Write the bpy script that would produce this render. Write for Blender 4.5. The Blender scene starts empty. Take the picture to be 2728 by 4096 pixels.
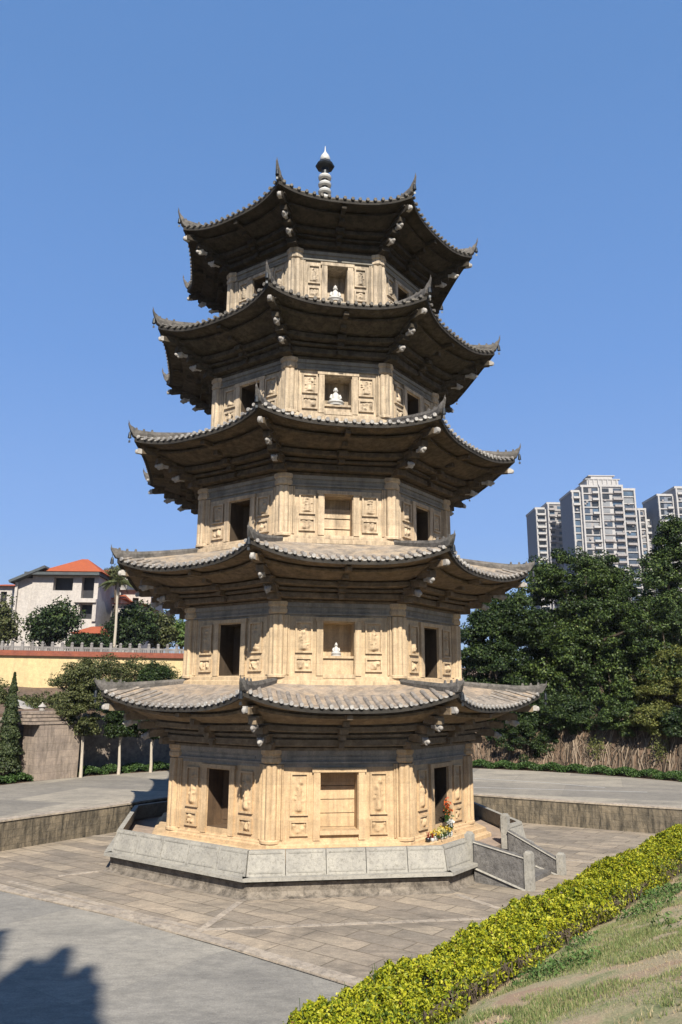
import bpy, math, random
import numpy as np
from mathutils import Vector, Matrix, noise
R = math.radians
random.seed(7); RNG = np.random.default_rng(11)
S = bpy.context.scene
# ------------------------------------------------------------------ camera
F_PX, PITCH, ROLL, YAW, DIST, EYE = 3093.7, R(13.267), R(.3602), R(-1.5454), 24.991, 3.9417
DELTA = R(7.545)          # the front face is turned this much from the view axis
SUN_AZ, SUN_EL = R(4.8), R(40.3)
CAM = Vector((0, -DIST, EYE))
def ray(x, y):
    X = (x-1364)/F_PX; Z = -(y-2048)/F_PX
    c, s = math.cos(ROLL), math.sin(ROLL); x1 = c*X-s*Z; z1 = s*X+c*Z
    c, s = math.cos(PITCH), math.sin(PITCH); y2 = c-s*z1; z2 = s+c*z1
    c, s = math.cos(YAW), math.sin(YAW); return Vector((c*x1-s*y2, s*x1+c*y2, z2))
def at(x, y, Y):          # world point at depth Y on the sight line
    d = ray(x, y); return CAM + d*((Y+DIST)/d.y)
def atz(x, y, z):
    d = ray(x, y); return CAM + d*((z-EYE)/d.z)
cd = bpy.data.cameras.new('camera'); cam = bpy.data.objects.new('camera', cd); S.collection.objects.link(cam)
fw = ray(1364, 2048).normalized(); rt = (ray(2364, 2048)-ray(1364, 2048)).normalized(); up = rt.cross(fw).normalized()
M = Matrix.Identity(4)
for i in range(3): M[i][0] = rt[i]; M[i][1] = up[i]; M[i][2] = -fw[i]; M[i][3] = CAM[i]
cam.matrix_world = M
cd.sensor_fit = 'VERTICAL'; cd.sensor_height = 36; cd.lens = F_PX/4096*36; cd.clip_start = .1; cd.clip_end = 6000
S.camera = cam
# ------------------------------------------------------------------ light
w = bpy.data.worlds.new("World"); S.world = w; w.use_nodes = True
nt = w.node_tree; bg = nt.nodes['Background']; sky = nt.nodes.new('ShaderNodeTexSky')
sky.sky_type = 'NISHITA'; sky.sun_disc = False; sky.sun_elevation = SUN_EL
sky.sun_rotation = math.pi - SUN_AZ
sky.air_density = 1.0; sky.dust_density = .3; sky.ozone_density = 4.5; sky.altitude = 0
tcw = nt.nodes.new('ShaderNodeTexCoord'); sx = nt.nodes.new('ShaderNodeSeparateXYZ'); nt.links.new(tcw.outputs['Generated'], sx.inputs[0])
rpw = nt.nodes.new('ShaderNodeValToRGB'); ew = rpw.color_ramp.elements
SKY = [(-.02,(.36,.47,.66)),(.07,(.325,.475,.745)),(.20,(.235,.41,.80)),(.40,(.165,.335,.72)),(.66,(.125,.275,.60)),(1.0,(.10,.235,.54))]
for i, (p_, c_) in enumerate(SKY):
    e_ = ew[0] if i == 0 else ew.new(p_) if i < len(SKY)-1 else ew[len(ew)-1]
    e_.position = max(0, p_); e_.color = (*c_, 1)
nt.links.new(sx.outputs[2], rpw.inputs[0])
vsc = nt.nodes.new('ShaderNodeVectorMath'); vsc.operation = 'SCALE'; vsc.inputs[3].default_value = 1/.135/2**.9
nt.links.new(rpw.outputs[0], vsc.inputs[0]); mxw = nt.nodes.new('ShaderNodeMix'); mxw.data_type = 'RGBA'; mxw.inputs[0].default_value = .95
nt.links.new(sky.outputs[0], mxw.inputs[6]); nt.links.new(vsc.outputs[0], mxw.inputs[7])
nt.links.new(mxw.outputs[2], bg.inputs[0]); bg.inputs[1].default_value = .135
sl = bpy.data.lights.new('sun', 'SUN'); sl.energy = 5.0; sl.angle = R(.5); sl.color = (1, .93, .82)
so = bpy.data.objects.new('sun', sl); S.collection.objects.link(so)
sd = Vector((math.sin(SUN_AZ)*math.cos(SUN_EL), -math.cos(SUN_AZ)*math.cos(SUN_EL), math.sin(SUN_EL)))
so.rotation_euler = sd.to_track_quat('Z', 'Y').to_euler(); so.location = (6, -40, 40)
S.view_settings.view_transform = 'Standard'; S.view_settings.look = 'None'
S.view_settings.exposure = 0.9; S.view_settings.gamma = 1
S.cycles.max_bounces = 6; S.cycles.transparent_max_bounces = 4

# ------------------------------------------------------------------ tags and mesh helpers
def tag(o, label=None, cat=None, group=None, kind=None):
    if label: o['label'] = label
    if cat: o['category'] = cat
    if group: o['group'] = group
    if kind: o['kind'] = kind
    return o
def empty(name, loc, label, cat, group=None, rz=0):
    o = bpy.data.objects.new(name, None); S.collection.objects.link(o)
    o.location = loc; o.rotation_euler.z = rz; o.empty_display_size = .2
    return tag(o, label, cat, group)
class MB:
    def __init__(s): s.v = []; s.f = []
    def add(s, vs, fs):
        n = len(s.v); s.v += [tuple(p) for p in vs]; s.f += [tuple(i+n for i in f) for f in fs]; return s
    def box(s, c, d, fr=None, taper=1.0):
        """box centred at c, full size d, optional frame (3 vectors)"""
        X, Y, Z = fr or (Vector((1,0,0)), Vector((0,1,0)), Vector((0,0,1))); c = Vector(c); vs = []
        for k in (-.5, .5):
            t = 1 if k < 0 else taper
            for i, j in ((-.5,-.5), (.5,-.5), (.5,.5), (-.5,.5)):
                vs.append(c+X*(i*d[0]*t)+Y*(j*d[1]*t)+Z*(k*d[2]))
        return s.add(vs, [(3,2,1,0), (4,5,6,7), (0,1,5,4), (1,2,6,5), (2,3,7,6), (3,0,4,7)])
    def tube(s, pts, rad, n=8, cap=True, lobes=None):
        pts = [Vector(p) for p in pts]; rings = []
        if not hasattr(rad, '__len__'): rad = [rad]*len(pts)
        for i, p in enumerate(pts):
            t = (pts[min(i+1, len(pts)-1)]-pts[max(i-1, 0)]).normalized()
            a = Vector((1,0,0)) if abs(t.x) < .8 else Vector((0,1,0))
            u = t.cross(a).normalized(); v = t.cross(u)
            rings.append([p+(u*math.cos(2*math.pi*k/n)+v*math.sin(2*math.pi*k/n))*rad[i]*(lobes(2*math.pi*k/n) if lobes else 1) for k in range(n)])
        vs = [q for r in rings for q in r]; fs = []
        for i in range(len(pts)-1):
            for k in range(n): fs.append((i*n+k, i*n+(k+1)%n, (i+1)*n+(k+1)%n, (i+1)*n+k))
        if cap: fs.append(tuple(range(n-1, -1, -1))); fs.append(tuple((len(pts)-1)*n+k for k in range(n)))
        return s.add(vs, fs)
    def lathe(s, c, prof, n=16, ang0=0, lobes=None):
        """rings of (radius, z) about a vertical axis through c"""
        c = Vector(c); vs = []; fs = []
        for r, z in prof:
            for k in range(n):
                a = ang0+2*math.pi*k/n; q = r*(lobes(a) if lobes else 1)
                vs.append(c+Vector((math.sin(a)*q, -math.cos(a)*q, z)))
        for i in range(len(prof)-1):
            for k in range(n): fs.append((i*n+k, i*n+(k+1)%n, (i+1)*n+(k+1)%n, (i+1)*n+k))
        fs.append(tuple(range(n-1, -1, -1))); fs.append(tuple((len(prof)-1)*n+k for k in range(n)))
        return s.add(vs, fs)
    def blob(s, c, r, n=10, m=7, jit=.0, fr=None):
        X, Y, Z = fr or (Vector((1,0,0)), Vector((0,1,0)), Vector((0,0,1))); c = Vector(c)
        if not hasattr(r, '__len__'): r = (r, r, r)
        vs = [c-Z*r[2]]; fs = []
        for i in range(1, m):
            t = math.pi*i/m
            for k in range(n):
                a = 2*math.pi*k/n; j = 1+random.uniform(-jit, jit)
                vs.append(c+(X*math.sin(t)*math.cos(a)*r[0]+Y*math.sin(t)*math.sin(a)*r[1]-Z*math.cos(t)*r[2])*j)
        vs.append(c+Z*r[2]); L = len(vs)-1
        for k in range(n): fs.append((0, 1+(k+1)%n, 1+k)); fs.append((L, L-n+k, L-n+(k+1)%n))
        for i in range(m-2):
            for k in range(n): fs.append((1+i*n+k, 1+i*n+(k+1)%n, 1+(i+1)*n+(k+1)%n, 1+(i+1)*n+k))
        return s.add(vs, fs)
    def grid(s, fn, us, vs_):
        P = [fn(u, v) for v in vs_ for u in us]; n = len(us)
        return s.add(P, [(j*n+i, j*n+i+1, (j+1)*n+i+1, (j+1)*n+i) for j in range(len(vs_)-1) for i in range(n-1)])
    def build(s, name, mat, parent=None, smooth=None, label=None, off=None):
        me = bpy.data.meshes.new(name)
        vv = s.v if off is None else [tuple(Vector(p)-Vector(off)) for p in s.v]
        me.from_pydata(vv, [], s.f); me.update()
        me.materials.append(mat)
        if smooth is not None:
            me.shade_smooth(); me.set_sharp_from_angle(angle=R(smooth))
        o = bpy.data.objects.new(name, me); S.collection.objects.link(o)
        if parent is not None: o.parent = parent
        if off is not None: o.location = off
        if label: o['label'] = label
        return o
def npmesh(name, V, Fq, mat, parent=None):
    """V (n,3), Fq (m,k) numpy arrays to an object"""
    me = bpy.data.meshes.new(name); k = Fq.shape[1]; m = len(Fq)
    me.vertices.add(len(V)); me.vertices.foreach_set('co', V.astype(np.float32).ravel())
    me.loops.add(m*k); me.loops.foreach_set('vertex_index', Fq.astype(np.int32).ravel())
    me.polygons.add(m); me.polygons.foreach_set('loop_start', np.arange(0, m*k, k, dtype=np.int32))
    me.update(calc_edges=True); me.validate()
    me.materials.append(mat)
    o = bpy.data.objects.new(name, me); S.collection.objects.link(o)
    if parent is not None: o.parent = parent
    return o
def leaf_quads(P, Nrm, size, aspect=.55, jit=.35):
    """leaf shaped quads (kite) at points P facing Nrm"""
    n = len(P); Nn = Nrm/np.linalg.norm(Nrm, axis=1, keepdims=True)
    A = RNG.normal(size=(n,3)); A -= Nn*np.sum(A*Nn, 1, keepdims=True); A /= np.linalg.norm(A, axis=1, keepdims=True)
    B = np.cross(Nn, A); L = size*(1+jit*RNG.uniform(-1,1,(n,1))); W = L*aspect
    bend = Nn*L*.15
    V = np.stack([P-A*L*.5-bend, P+B*W*.5+bend*.5, P+A*L*.5-bend, P-B*W*.5+bend*.5], 1).reshape(-1,3)
    return V, np.arange(4*n).reshape(n,4)

# ------------------------------------------------------------------ materials
def nmat(name):
    m = bpy.data.materials.new(name); m.use_nodes = True
    return m, m.node_tree, m.node_tree.nodes['Principled BSDF']
def rampn(nt, fac, stops):
    r = nt.nodes.new('ShaderNodeValToRGB'); e = r.color_ramp.elements
    e[0].position, e[0].color = stops[0][0], (*stops[0][1], 1); e[1].position, e[1].color = stops[-1][0], (*stops[-1][1], 1)
    for p, c in stops[1:-1]: x = e.new(p); x.color = (*c, 1)
    nt.links.new(fac, r.inputs[0]); return r.outputs[0]
def noisen(nt, scale, detail=6, rough=.6, stretch=(1,1,1), w=0, dist=0):
    tc = nt.nodes.new('ShaderNodeTexCoord'); mp = nt.nodes.new('ShaderNodeMapping'); mp.inputs[3].default_value = stretch
    mp.inputs[1].default_value = (w*3.1, w*7.7, w*1.3)
    n = nt.nodes.new('ShaderNodeTexNoise'); n.inputs['Scale'].default_value = scale; n.inputs['Detail'].default_value = detail
    n.inputs['Roughness'].default_value = rough; n.inputs['Distortion'].default_value = dist
    nt.links.new(tc.outputs['Object'], mp.inputs[0]); nt.links.new(mp.outputs[0], n.inputs[0]); return n.outputs[0]
def mixc(nt, fac, a, b, mode='MIX'):
    m = nt.nodes.new('ShaderNodeMix'); m.data_type = 'RGBA'; m.blend_type = mode
    for s_, v in ((m.inputs[0], fac), (m.inputs[6], a), (m.inputs[7], b)):
        if isinstance(v, (int, float)): s_.default_value = v
        elif isinstance(v, tuple): s_.default_value = (*v, 1)
        else: nt.links.new(v, s_)
    return m.outputs[2]
def stone(name, c1, c2, dark=(.05,.045,.035), stain=.45, grain=30, bump=.4, streak=True, spec=.25, w=0, stlo=.45, bscale=14, sscale=1.2, course=0, joint=.75, stripe=0):
    """weathered stone: two tones, fine grain, dark vertical streaks"""
    m, nt, b = nmat(name)
    col = rampn(nt, noisen(nt, 1.7, 5, .6, w=w), [(.35, c1), (.65, c2)])
    g = noisen(nt, grain, 4, .7, w=w+1)
    gv = rampn(nt, g, [(.3, (.84,.84,.84)), (.7, (1.1,1.1,1.1))])
    col = mixc(nt, 1.0, col, gv, 'MULTIPLY')
    s1 = noisen(nt, sscale*2.2, 7, .7, (1,1,.16) if streak else (1,1,1), w=w+2, dist=.4)
    sf = rampn(nt, s1, [(stlo, (0,0,0)), (stlo+.22, (stain,)*3)])
    col = mixc(nt, sf, col, dark)
    blotch = rampn(nt, noisen(nt, 4.5, 8, .75, w=w+5), [(.32, (.80,.80,.82)), (.68, (1.13,1.12,1.10))]); col = mixc(nt, 1.0, col, blotch, 'MULTIPLY')
    if stripe: col = mixc(nt, 1.0, col, rampn(nt, noisen(nt, 7, 5, .7, (1,1,.045), w=w+7), [(.36, (1-stripe,)*3), (.6, (1+stripe*.35,)*3)]), 'MULTIPLY')
    if course:     # bed joints and a slightly different tone for every course
        tc = nt.nodes.new('ShaderNodeTexCoord'); sp = nt.nodes.new('ShaderNodeSeparateXYZ'); nt.links.new(tc.outputs['Object'], sp.inputs[0])
        def mth(op, a_, b_=None):
            q = nt.nodes.new('ShaderNodeMath'); q.operation = op
            nt.links.new(a_, q.inputs[0])
            if b_ is not None: q.inputs[1].default_value = b_
            return q.outputs[0]
        d_ = mth('DIVIDE', sp.outputs[2], course); fr = mth('FRACT', d_); jn = mth('LESS_THAN', fr, .035)
        wn = nt.nodes.new('ShaderNodeTexWhiteNoise'); wn.noise_dimensions = '1D'; nt.links.new(mth('FLOOR', d_), wn.inputs['W'])
        col = mixc(nt, 1.0, col, rampn(nt, wn.outputs[0], [(0, (.92,.92,.92)), (1, (1.06,1.05,1.04))]), 'MULTIPLY')
        jm = mth('MULTIPLY', jn, 1-joint+.15); col = mixc(nt, jm, col, dark)
    nt.links.new(col, b.inputs['Base Color']); b.inputs['Roughness'].default_value = .9
    b.inputs['Specular IOR Level'].default_value = spec
    bp = nt.nodes.new('ShaderNodeBump'); bp.inputs['Strength'].default_value = bump; bp.inputs['Distance'].default_value = .03
    nt.links.new(noisen(nt, bscale, 8, .7, w=w+3), bp.inputs['Height']); nt.links.new(bp.outputs[0], b.inputs['Normal'])
    return m
def flat(name, c, rough=.7, var=.15, metal=0, scale=20):
    m, nt, b = nmat(name)
    lo = tuple(x*(1-var) for x in c); hi = tuple(min(1, x*(1+var)) for x in c)
    nt.links.new(rampn(nt, noisen(nt, scale, 4), [(.3, lo), (.7, hi)]), b.inputs['Base Color'])
    b.inputs['Roughness'].default_value = rough; b.inputs['Metallic'].default_value = metal; return m
def leafmat(name, stops, trans=.3, clump=.5, cscale=.8, rough=.55):
    """per-leaf random tint mixed with slow clump noise"""
    m, nt, b = nmat(name)
    ge = nt.nodes.new('ShaderNodeNewGeometry'); n = noisen(nt, cscale, 3)
    mx = nt.nodes.new('ShaderNodeMix'); mx.data_type = 'FLOAT'; mx.inputs[0].default_value = clump
    nt.links.new(ge.outputs['Random Per Island'], mx.inputs[2]); nt.links.new(n, mx.inputs[3])
    col = rampn(nt, mx.outputs[0], stops)
    nt.links.new(col, b.inputs['Base Color']); b.inputs['Roughness'].default_value = rough
    b.inputs['Specular IOR Level'].default_value = .3
    tr = nt.nodes.new('ShaderNodeBsdfTranslucent'); nt.links.new(col, tr.inputs[0])
    ms = nt.nodes.new('ShaderNodeMixShader'); ms.inputs[0].default_value = trans
    out = nt.nodes['Material Output']; nt.links.new(b.outputs[0], ms.inputs[1]); nt.links.new(tr.outputs[0], ms.inputs[2])
    nt.links.new(ms.outputs[0], out.inputs[0]); return m

WALL = [stone('tan_stone_%d' % i, c1, c2, dk, st, 26, .35, True, .2, i*2.3, lo, sscale=2.4, course=.43, joint=.98, stripe=.16+.05*i) for i, (c1, c2, dk, st, lo) in enumerate([
    ((0.791,0.577,0.345), (0.712,0.506,0.293), (.270,.200,.130), .5, .53), ((.780,.598,.383), (.701,.530,.331), (.270,.210,.140), .55, .52),
    ((.746,.593,.406), (.667,.519,.354), (.200,.160,.115), .62, .49), ((.734,.598,.423), (.644,.519,.371), (.160,.135,.100), .68, .48),
    ((.701,.581,.429), (.599,.502,.377), (.130,.110,.085), .72, .47)])]
LINT = [stone('stained_shaded_lintel_stone_%d' % i, (.50-.05*i,.43-.035*i,.335-.02*i), (.38-.04*i,.34-.03*i,.28-.02*i), (.13,.12,.10), .6, 26, .35, True, .2, 70+i, .45) for i in range(4)]  # grey staining, with the shade under the eaves also put into the colour
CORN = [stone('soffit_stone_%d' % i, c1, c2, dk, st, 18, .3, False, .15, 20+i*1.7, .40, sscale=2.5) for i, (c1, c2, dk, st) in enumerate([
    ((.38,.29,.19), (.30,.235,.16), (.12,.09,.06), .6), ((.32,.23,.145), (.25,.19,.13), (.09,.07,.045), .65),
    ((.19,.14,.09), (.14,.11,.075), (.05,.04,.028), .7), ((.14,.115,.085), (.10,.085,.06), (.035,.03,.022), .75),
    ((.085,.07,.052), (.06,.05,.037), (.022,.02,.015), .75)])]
ROOF = [stone('roof_stone_%d' % i, c1, c2, dk, .75, 22, .7, False, .2, 40+i, .42, sscale=1.6) for i, (c1, c2, dk) in enumerate([
    ((.52,.40,.28), (.46,.39,.32), (.17,.155,.14)), ((.54,.42,.29), (.46,.40,.33), (.17,.155,.14)),
    ((.44,.38,.32), (.38,.34,.30), (.12,.11,.10)), ((.40,.35,.29), (.34,.31,.27), (.10,.09,.08)), ((.36,.33,.28), (.30,.28,.25), (.08,.075,.07))])]
M_FAS = stone('eave_fascia_stone', (.065,.058,.048), (.045,.04,.034), (.015,.014,.012), .6, 20, .6)
M_CAP = stone('eave_tile_cap_stone', (.66,.63,.58), (.36,.34,.32), (.10,.095,.09), .6, 30, .5, False, stlo=.45, sscale=5)
M_TROW = [stone('grey_tile_stone_%d' % i, c1, c2, (.10,.095,.09), .7, 24, .6, False, .2, 60+i, .44, sscale=2.5) for i, (c1, c2) in enumerate([((.42,.36,.30), (.34,.31,.28)), ((.26,.24,.21), (.20,.185,.165))])]
M_RIDGE = stone('ridge_stone', (.24,.22,.20), (.16,.15,.135), (.05,.048,.045), .7, 20, .8, False, stlo=.42, sscale=3)
M_HEAD = stone('pale_carved_stone', (.60,.57,.52), (.46,.43,.39), (.2,.18,.16), .4, 40, .5, False)
M_WHITE = flat('white_marble', (.66,.65,.62), .5, .06)
M_GRAN = stone('pale_granite', (.50,.475,.41), (.41,.39,.34), (.13,.12,.095), .65, 60, .35, False, stlo=.50, sscale=7)
M_GRAN2 = stone('grey_carved_granite', (.28,.265,.245), (.18,.17,.16), (.07,.065,.06), .7, 45, 1.0, False, sscale=4)
M_PED = stone('stained_pedestal_stone', (.36,.31,.25), (.27,.235,.19), (.065,.055,.045), .8, 30, .9, False, stlo=.42, sscale=2.4)
M_FLOOR = stone('terrace_floor_stone', (.50,.38,.29), (.44,.35,.28), (.2,.16,.13), .5, 20, .2, False)
M_DARK = flat('dark_interior', (.05,.038,.028), .95)  # very dark brown for the remaining ground storey doors
M_DOOR = stone('brown_door_wood', (.20,.125,.07), (.15,.095,.055), (.06,.04,.025), .6, 30, .4)
M_DOOR2 = stone('dark_door_wood', (.12,.085,.055), (.07,.052,.036), (.03,.022,.015), .6, 30, .4)
M_METAL = flat('dark_bronze', (.035,.04,.045), .45, .2, .6)
M_TRUNK = stone('bark', (.16,.12,.085), (.11,.085,.06), (.04,.03,.02), .6, 20, .8)
M_PALETRUNK = flat('whitewashed_bark', (.55,.48,.38), .9)

# ------------------------------------------------------------------ pagoda numbers (metres)
T225 = math.tan(R(22.5)); C225 = math.cos(R(22.5)); S225 = math.sin(R(22.5))
RW = [4.6, 4.36, 4.14, 3.86, 3.51]            # wall corner radius per storey
ZB = [.24, 4.22, 8.05, 11.75, 15.50]          # wall foot
ZT = [2.56, 6.36, 9.98, 13.62, 17.42]         # wall head
RT = [6.97, 6.80, 6.56, 6.07, 5.46]           # horn tip radius
ZTIP = [4.27, 7.91, 11.66, 15.45, 19.15]
ZM = [3.53, 7.16, 10.88, 14.56, 18.30]        # eave height at mid face
def frame(k):                                  # face k: outward normal, tangent
    b = DELTA+R(45*k); return Vector((math.sin(b), -math.cos(b), 0)), Vector((math.cos(b), math.sin(b), 0))
UP = Vector((0,0,1))
def fp(k, u, a, z): n, t = frame(k); return n*a+t*u+UP*z
def cdir(k): a = DELTA+R(22.5+45*k); return Vector((math.sin(a), -math.cos(a), 0))   # corner between face k and k+1
def fbox(mb, k, u, a, z0, z1, wu, da, taper=1):
    n, t = frame(k); return mb.box(n*a+t*u+UP*((z0+z1)/2), (wu, da, z1-z0), (t, n, UP), taper)
def ngon_lathe(mb, prof): return mb.lathe((0,0,0), prof, 8, DELTA+R(22.5))      # radii are corner radii
def face_panel(mb, k, a, w0, w1, z0, z1, holes):
    """vertical face with rectangular holes [(u0,u1,v0,v1,depth)] incl. jambs and back"""
    us = sorted({w0, w1, *[h[0] for h in holes], *[h[1] for h in holes]}); zs = sorted({z0, z1, *[h[2] for h in holes], *[h[3] for h in holes]})
    for i in range(len(us)-1):
        for j in range(len(zs)-1):
            um, zm = (us[i]+us[i+1])/2, (zs[j]+zs[j+1])/2
            if any(h[0] < um < h[1] and h[2] < zm < h[3] for h in holes): continue
            mb.add([fp(k,us[i],a,zs[j]), fp(k,us[i+1],a,zs[j]), fp(k,us[i+1],a,zs[j+1]), fp(k,us[i],a,zs[j+1])], [(0,1,2,3)])
    for u0, u1, v0, v1, d in holes:
        if d <= 0: continue
        o = [fp(k,u0,a,v0), fp(k,u1,a,v0), fp(k,u1,a,v1), fp(k,u0,a,v1)]; q = [fp(k,u0,a-d,v0), fp(k,u1,a-d,v0), fp(k,u1,a-d,v1), fp(k,u0,a-d,v1)]
        mb.add(o+q, [(0,4,5,1), (1,5,6,2), (2,6,7,3), (3,7,4,0), (4,7,6,5)])
def relief(mb, k, a, uc, z0, z1, w, seed, amp=.075):
    """carved panel: raised frame round a field with a figure in low relief"""
    rr = random.Random(seed); h = z1-z0; fw_ = .045
    for (cu, cz, du, dz) in ((uc, z0+fw_/2, w, fw_), (uc, z1-fw_/2, w, fw_), (uc-w/2+fw_/2, (z0+z1)/2, fw_, h-2*fw_), (uc+w/2-fw_/2, (z0+z1)/2, fw_, h-2*fw_)):
        fbox(mb, k, cu, a+.028, cz-dz/2, cz+dz/2, du, .06)
    w2, h2 = w-2*fw_, h-2*fw_
    if h > w:      # a standing figure: robe, torso, head, plus scrolls round it
        bl = [(0, .12, .34, .16, 1.), (0, .3, .26, .16, 1.), (0, .5, .2, .14, 1.), (rr.uniform(-.1,.1), .66, .16, .10, 1.), (rr.uniform(-.12,.12), .8, .12, .07, 1.1)]
        bl += [(rr.uniform(-.4,.4), rr.uniform(.1,.92), rr.uniform(.04,.09), rr.uniform(.02,.05), rr.uniform(-.6,.8)) for _ in range(22)]
    else: bl = [(rr.uniform(-.42,.42), rr.uniform(.15,.85), rr.uniform(.06,.16), rr.uniform(.12,.3), rr.uniform(.3,1)) for _ in range(9)]
    def fn(x, y):
        d = 0
        for cx, cy, sx, sy, am in bl: d += am*math.exp(-(((x-cx)/sx)**2+((y-cy)/sy)**2)*1.6)
        d = max(-.4, min(1.1, d)); e = min(1, 12*min(x+.5, .5-x, y, 1-y))
        return fp(k, uc+x*w2, a+.006+amp*d*max(0, e), z0+fw_+y*h2)
    nu, nv = (15, 37) if h > w else (13, 9)
    mb.grid(fn, [-.5+i/(nu-1) for i in range(nu)], [j/(nv-1) for j in range(nv)])

pag = empty('pagoda', (0,0,0), 'five storey octagonal tan stone pagoda with dark upturned eaves and a slender spire', 'pagoda')
pl = MB(); ngon_lathe(pl, [(5.2,-.02),(5.2,.09),(5.14,.12),(5.06,.14),(5.06,.23),(5.0,.25),(4.2,.252)]); pl.build('plinth', WALL[0], pag)
for L in range(5):
    rw, zb, zt = RW[L], ZB[L], ZT[L]; a = rw*C225; hw = a*T225; H = zt-zb
    wm = WALL[L]
    nw = [.48,.42,.40,.40,.31][L]; zn0 = [.62,4.46,8.24,12.0,15.72][L]; zn1 = [1.98,5.82,9.40,13.12,16.90][L]
    doorw = [.40,.41,.40,.39,.33][L]
    mb = MB(); zhead = zt-.02
    for k in range(8):
        if k % 2 == 0: face_panel(mb, k, a, -hw, hw, zb, zhead, [(-nw, nw, zn0, zn1, .58)])
        else: face_panel(mb, k, a, -hw, hw, zb, zhead, [(-doorw, doorw, zn0-.08, zn1, 0)])
    wall = mb.build('storey_wall', wm, pag)
    # foot mouldings and lintel band round the storey
    ft = MB(); zlo = zb+.17 if L else zb+.12
    ngon_lathe(ft, [(rw+.16,zb-.05),(rw+.16,zb+.06),(rw+.09,zb+.09),(rw+.09,zlo),(rw-.02,zlo+.03)]); ft.build('foot_moulding', wm, wall)
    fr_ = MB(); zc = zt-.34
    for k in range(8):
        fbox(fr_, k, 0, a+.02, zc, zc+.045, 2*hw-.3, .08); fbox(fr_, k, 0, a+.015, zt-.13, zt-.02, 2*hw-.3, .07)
        fbox(fr_, k, 0, a+.008, zc+.10, zt-.18, 2*hw-1.0, .03); fbox(fr_, k, 0, a-.004, zn1+.15, zt-.025, 2*hw-.4, .02)  # last plate spreads the painted eave shade and staining across the wall head
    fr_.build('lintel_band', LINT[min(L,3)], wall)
    for k in range(8):
        dw = nw if k % 2 == 0 else doorw
        sur = MB(); z0d = zn0 if k % 2 == 0 else zn0-.08
        for s in (-1, 1): fbox(sur, k, s*(dw+.10), a+.03, zlo+.03, zn1+.03, .17, .08)
        fbox(sur, k, 0, a+.035, zn1+.03, zn1+.13, 2*dw+.44, .10)
        if k % 2 == 0: fbox(sur, k, 0, a+.045, z0d-.10, z0d-.0, 2*dw+.04, .11)
        sur.build('niche_surround' if k % 2 == 0 else 'door_surround', wm, wall)
        if k % 2 == 0:
            al = MB()
            if L in (1, 3): fbox(al, k, 0, a-.33, zn0+.0, zn0+.42*(.5 if L == 3 else 1), 2*nw-.004, .44); fbox(al, k, 0, a-.30, zn0+.42*(.5 if L == 3 else 1), zn0+.48*(.57 if L == 3 else 1), 2*nw-.01, .50)
            elif L == 4: fbox(al, k, 0, a-.33, zn0, zn0+.10, 2*nw-.004, .44)
            elif L == 2: 
                for q in range(3): fbox(al, k, 0, a-.5+.02*q, zn0+.3*q, zn0+.3*q+.27, 2*nw-.004, .12)
            else:
                for q in range(4): fbox(al, k, 0, a-.535+(.008 if q % 2 else 0), zn0+.01+.335*q, zn0+.325+.335*q, 2*nw-.004, .08)
            al.build('niche_altar', wm, wall)
        else:
            dr = MB(); e_ = .001; o4 = [fp(k,x_,a+y_,z_) for y_ in (0,-.62) for x_, z_ in ((-doorw,z0d),(doorw,z0d),(doorw,zn1),(-doorw,zn1))]
            dr.add(o4, [(0,4,5,1),(1,5,6,2),(2,6,7,3),(3,7,4,0),(4,7,6,5)]); dr.build('doorway', M_DOOR if L == 0 and k == 7 else M_DOOR2, wall)
            dr = MB(); fbox(dr, k, 0, a-.57, z0d+.006, zn1-.006, 2*doorw-.012, .06)
            for s in (-.5, .5): fbox(dr, k, s*doorw, a-.537, z0d+.12, zn1-.12, doorw*.7, .02)
            dr.build('door', M_DOOR if L == 0 and k == 7 else M_DARK if L == 0 else M_DOOR2, wall)
        for s in (-1, 1):
            pw = .46 if L < 4 else .38
            uc = s*((dw+.185+hw-.38)/2)
            pw = min(pw, hw-.38-dw-.2)
            r1 = MB(); relief(r1, k, a, uc, zlo+.62, zn1+.02, pw, L*37+k*5+s); r1.build('relief_panel', wm, wall, 40)
            r2 = MB(); relief(r2, k, a, uc, zlo+.14, zlo+.50, pw, L*91+k*7+s); r2.build('base_panel', wm, wall, 40)
        for s in (-1, 1):
            rd_ = MB(); P_ = [(.235,.0),(.235,.05),(.265,.062),(.28,.05),(.29,.018),(.30,.04),(.32,.046),(.335,.035),(.34,.0)]
            rd_.add([fp(k, s*(hw-o_), a+p_, z_) for z_ in (zlo+.05, zc-.02) for o_, p_ in P_], [(q, q+1, q+10, q+9) for q in range(8)]+[tuple(range(9,18)), tuple(range(8,-1,-1))])
            rd_.build('reeded_moulding', wm, wall)
        # clustered corner column with base and capital
        co = MB(); c = cdir(k)*(rw-.13); lob = lambda t: 1+.24*abs(math.sin(4*t)) - .08
        co.lathe(c, [(.225,zlo+.0),(.225,zb+H*.45),(.222,zt-.36)], 48, 0, lob)
        co.lathe(c, [(.28,zlo-.02),(.28,zlo+.04),(.25,zlo+.07)], 16); co.lathe(c, [(.23,zt-.34),(.275,zt-.30),(.275,zt-.20),(.25,zt-.19),(.25,zt-.13),(.29,zt-.10),(.29,zt-.0)], 8, DELTA)
        co.build('corner_column', wm, wall, 30)

    # ------------- corbelled soffit, following the lift of the eaves towards the corners
    zm = ZM[L]; rc = RT[L]-.22; zc = ZTIP[L]-[.34,.36,.48,.54,.60][L]; am = (RT[L]-.30)*C225-.16
    O = am-a; Hh = zm-zt
    nxt = RW[L+1]*C225-.03 if L < 4 else .22
    z0n = (ZB[L+1]+.02) if L < 4 else 19.75
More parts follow.
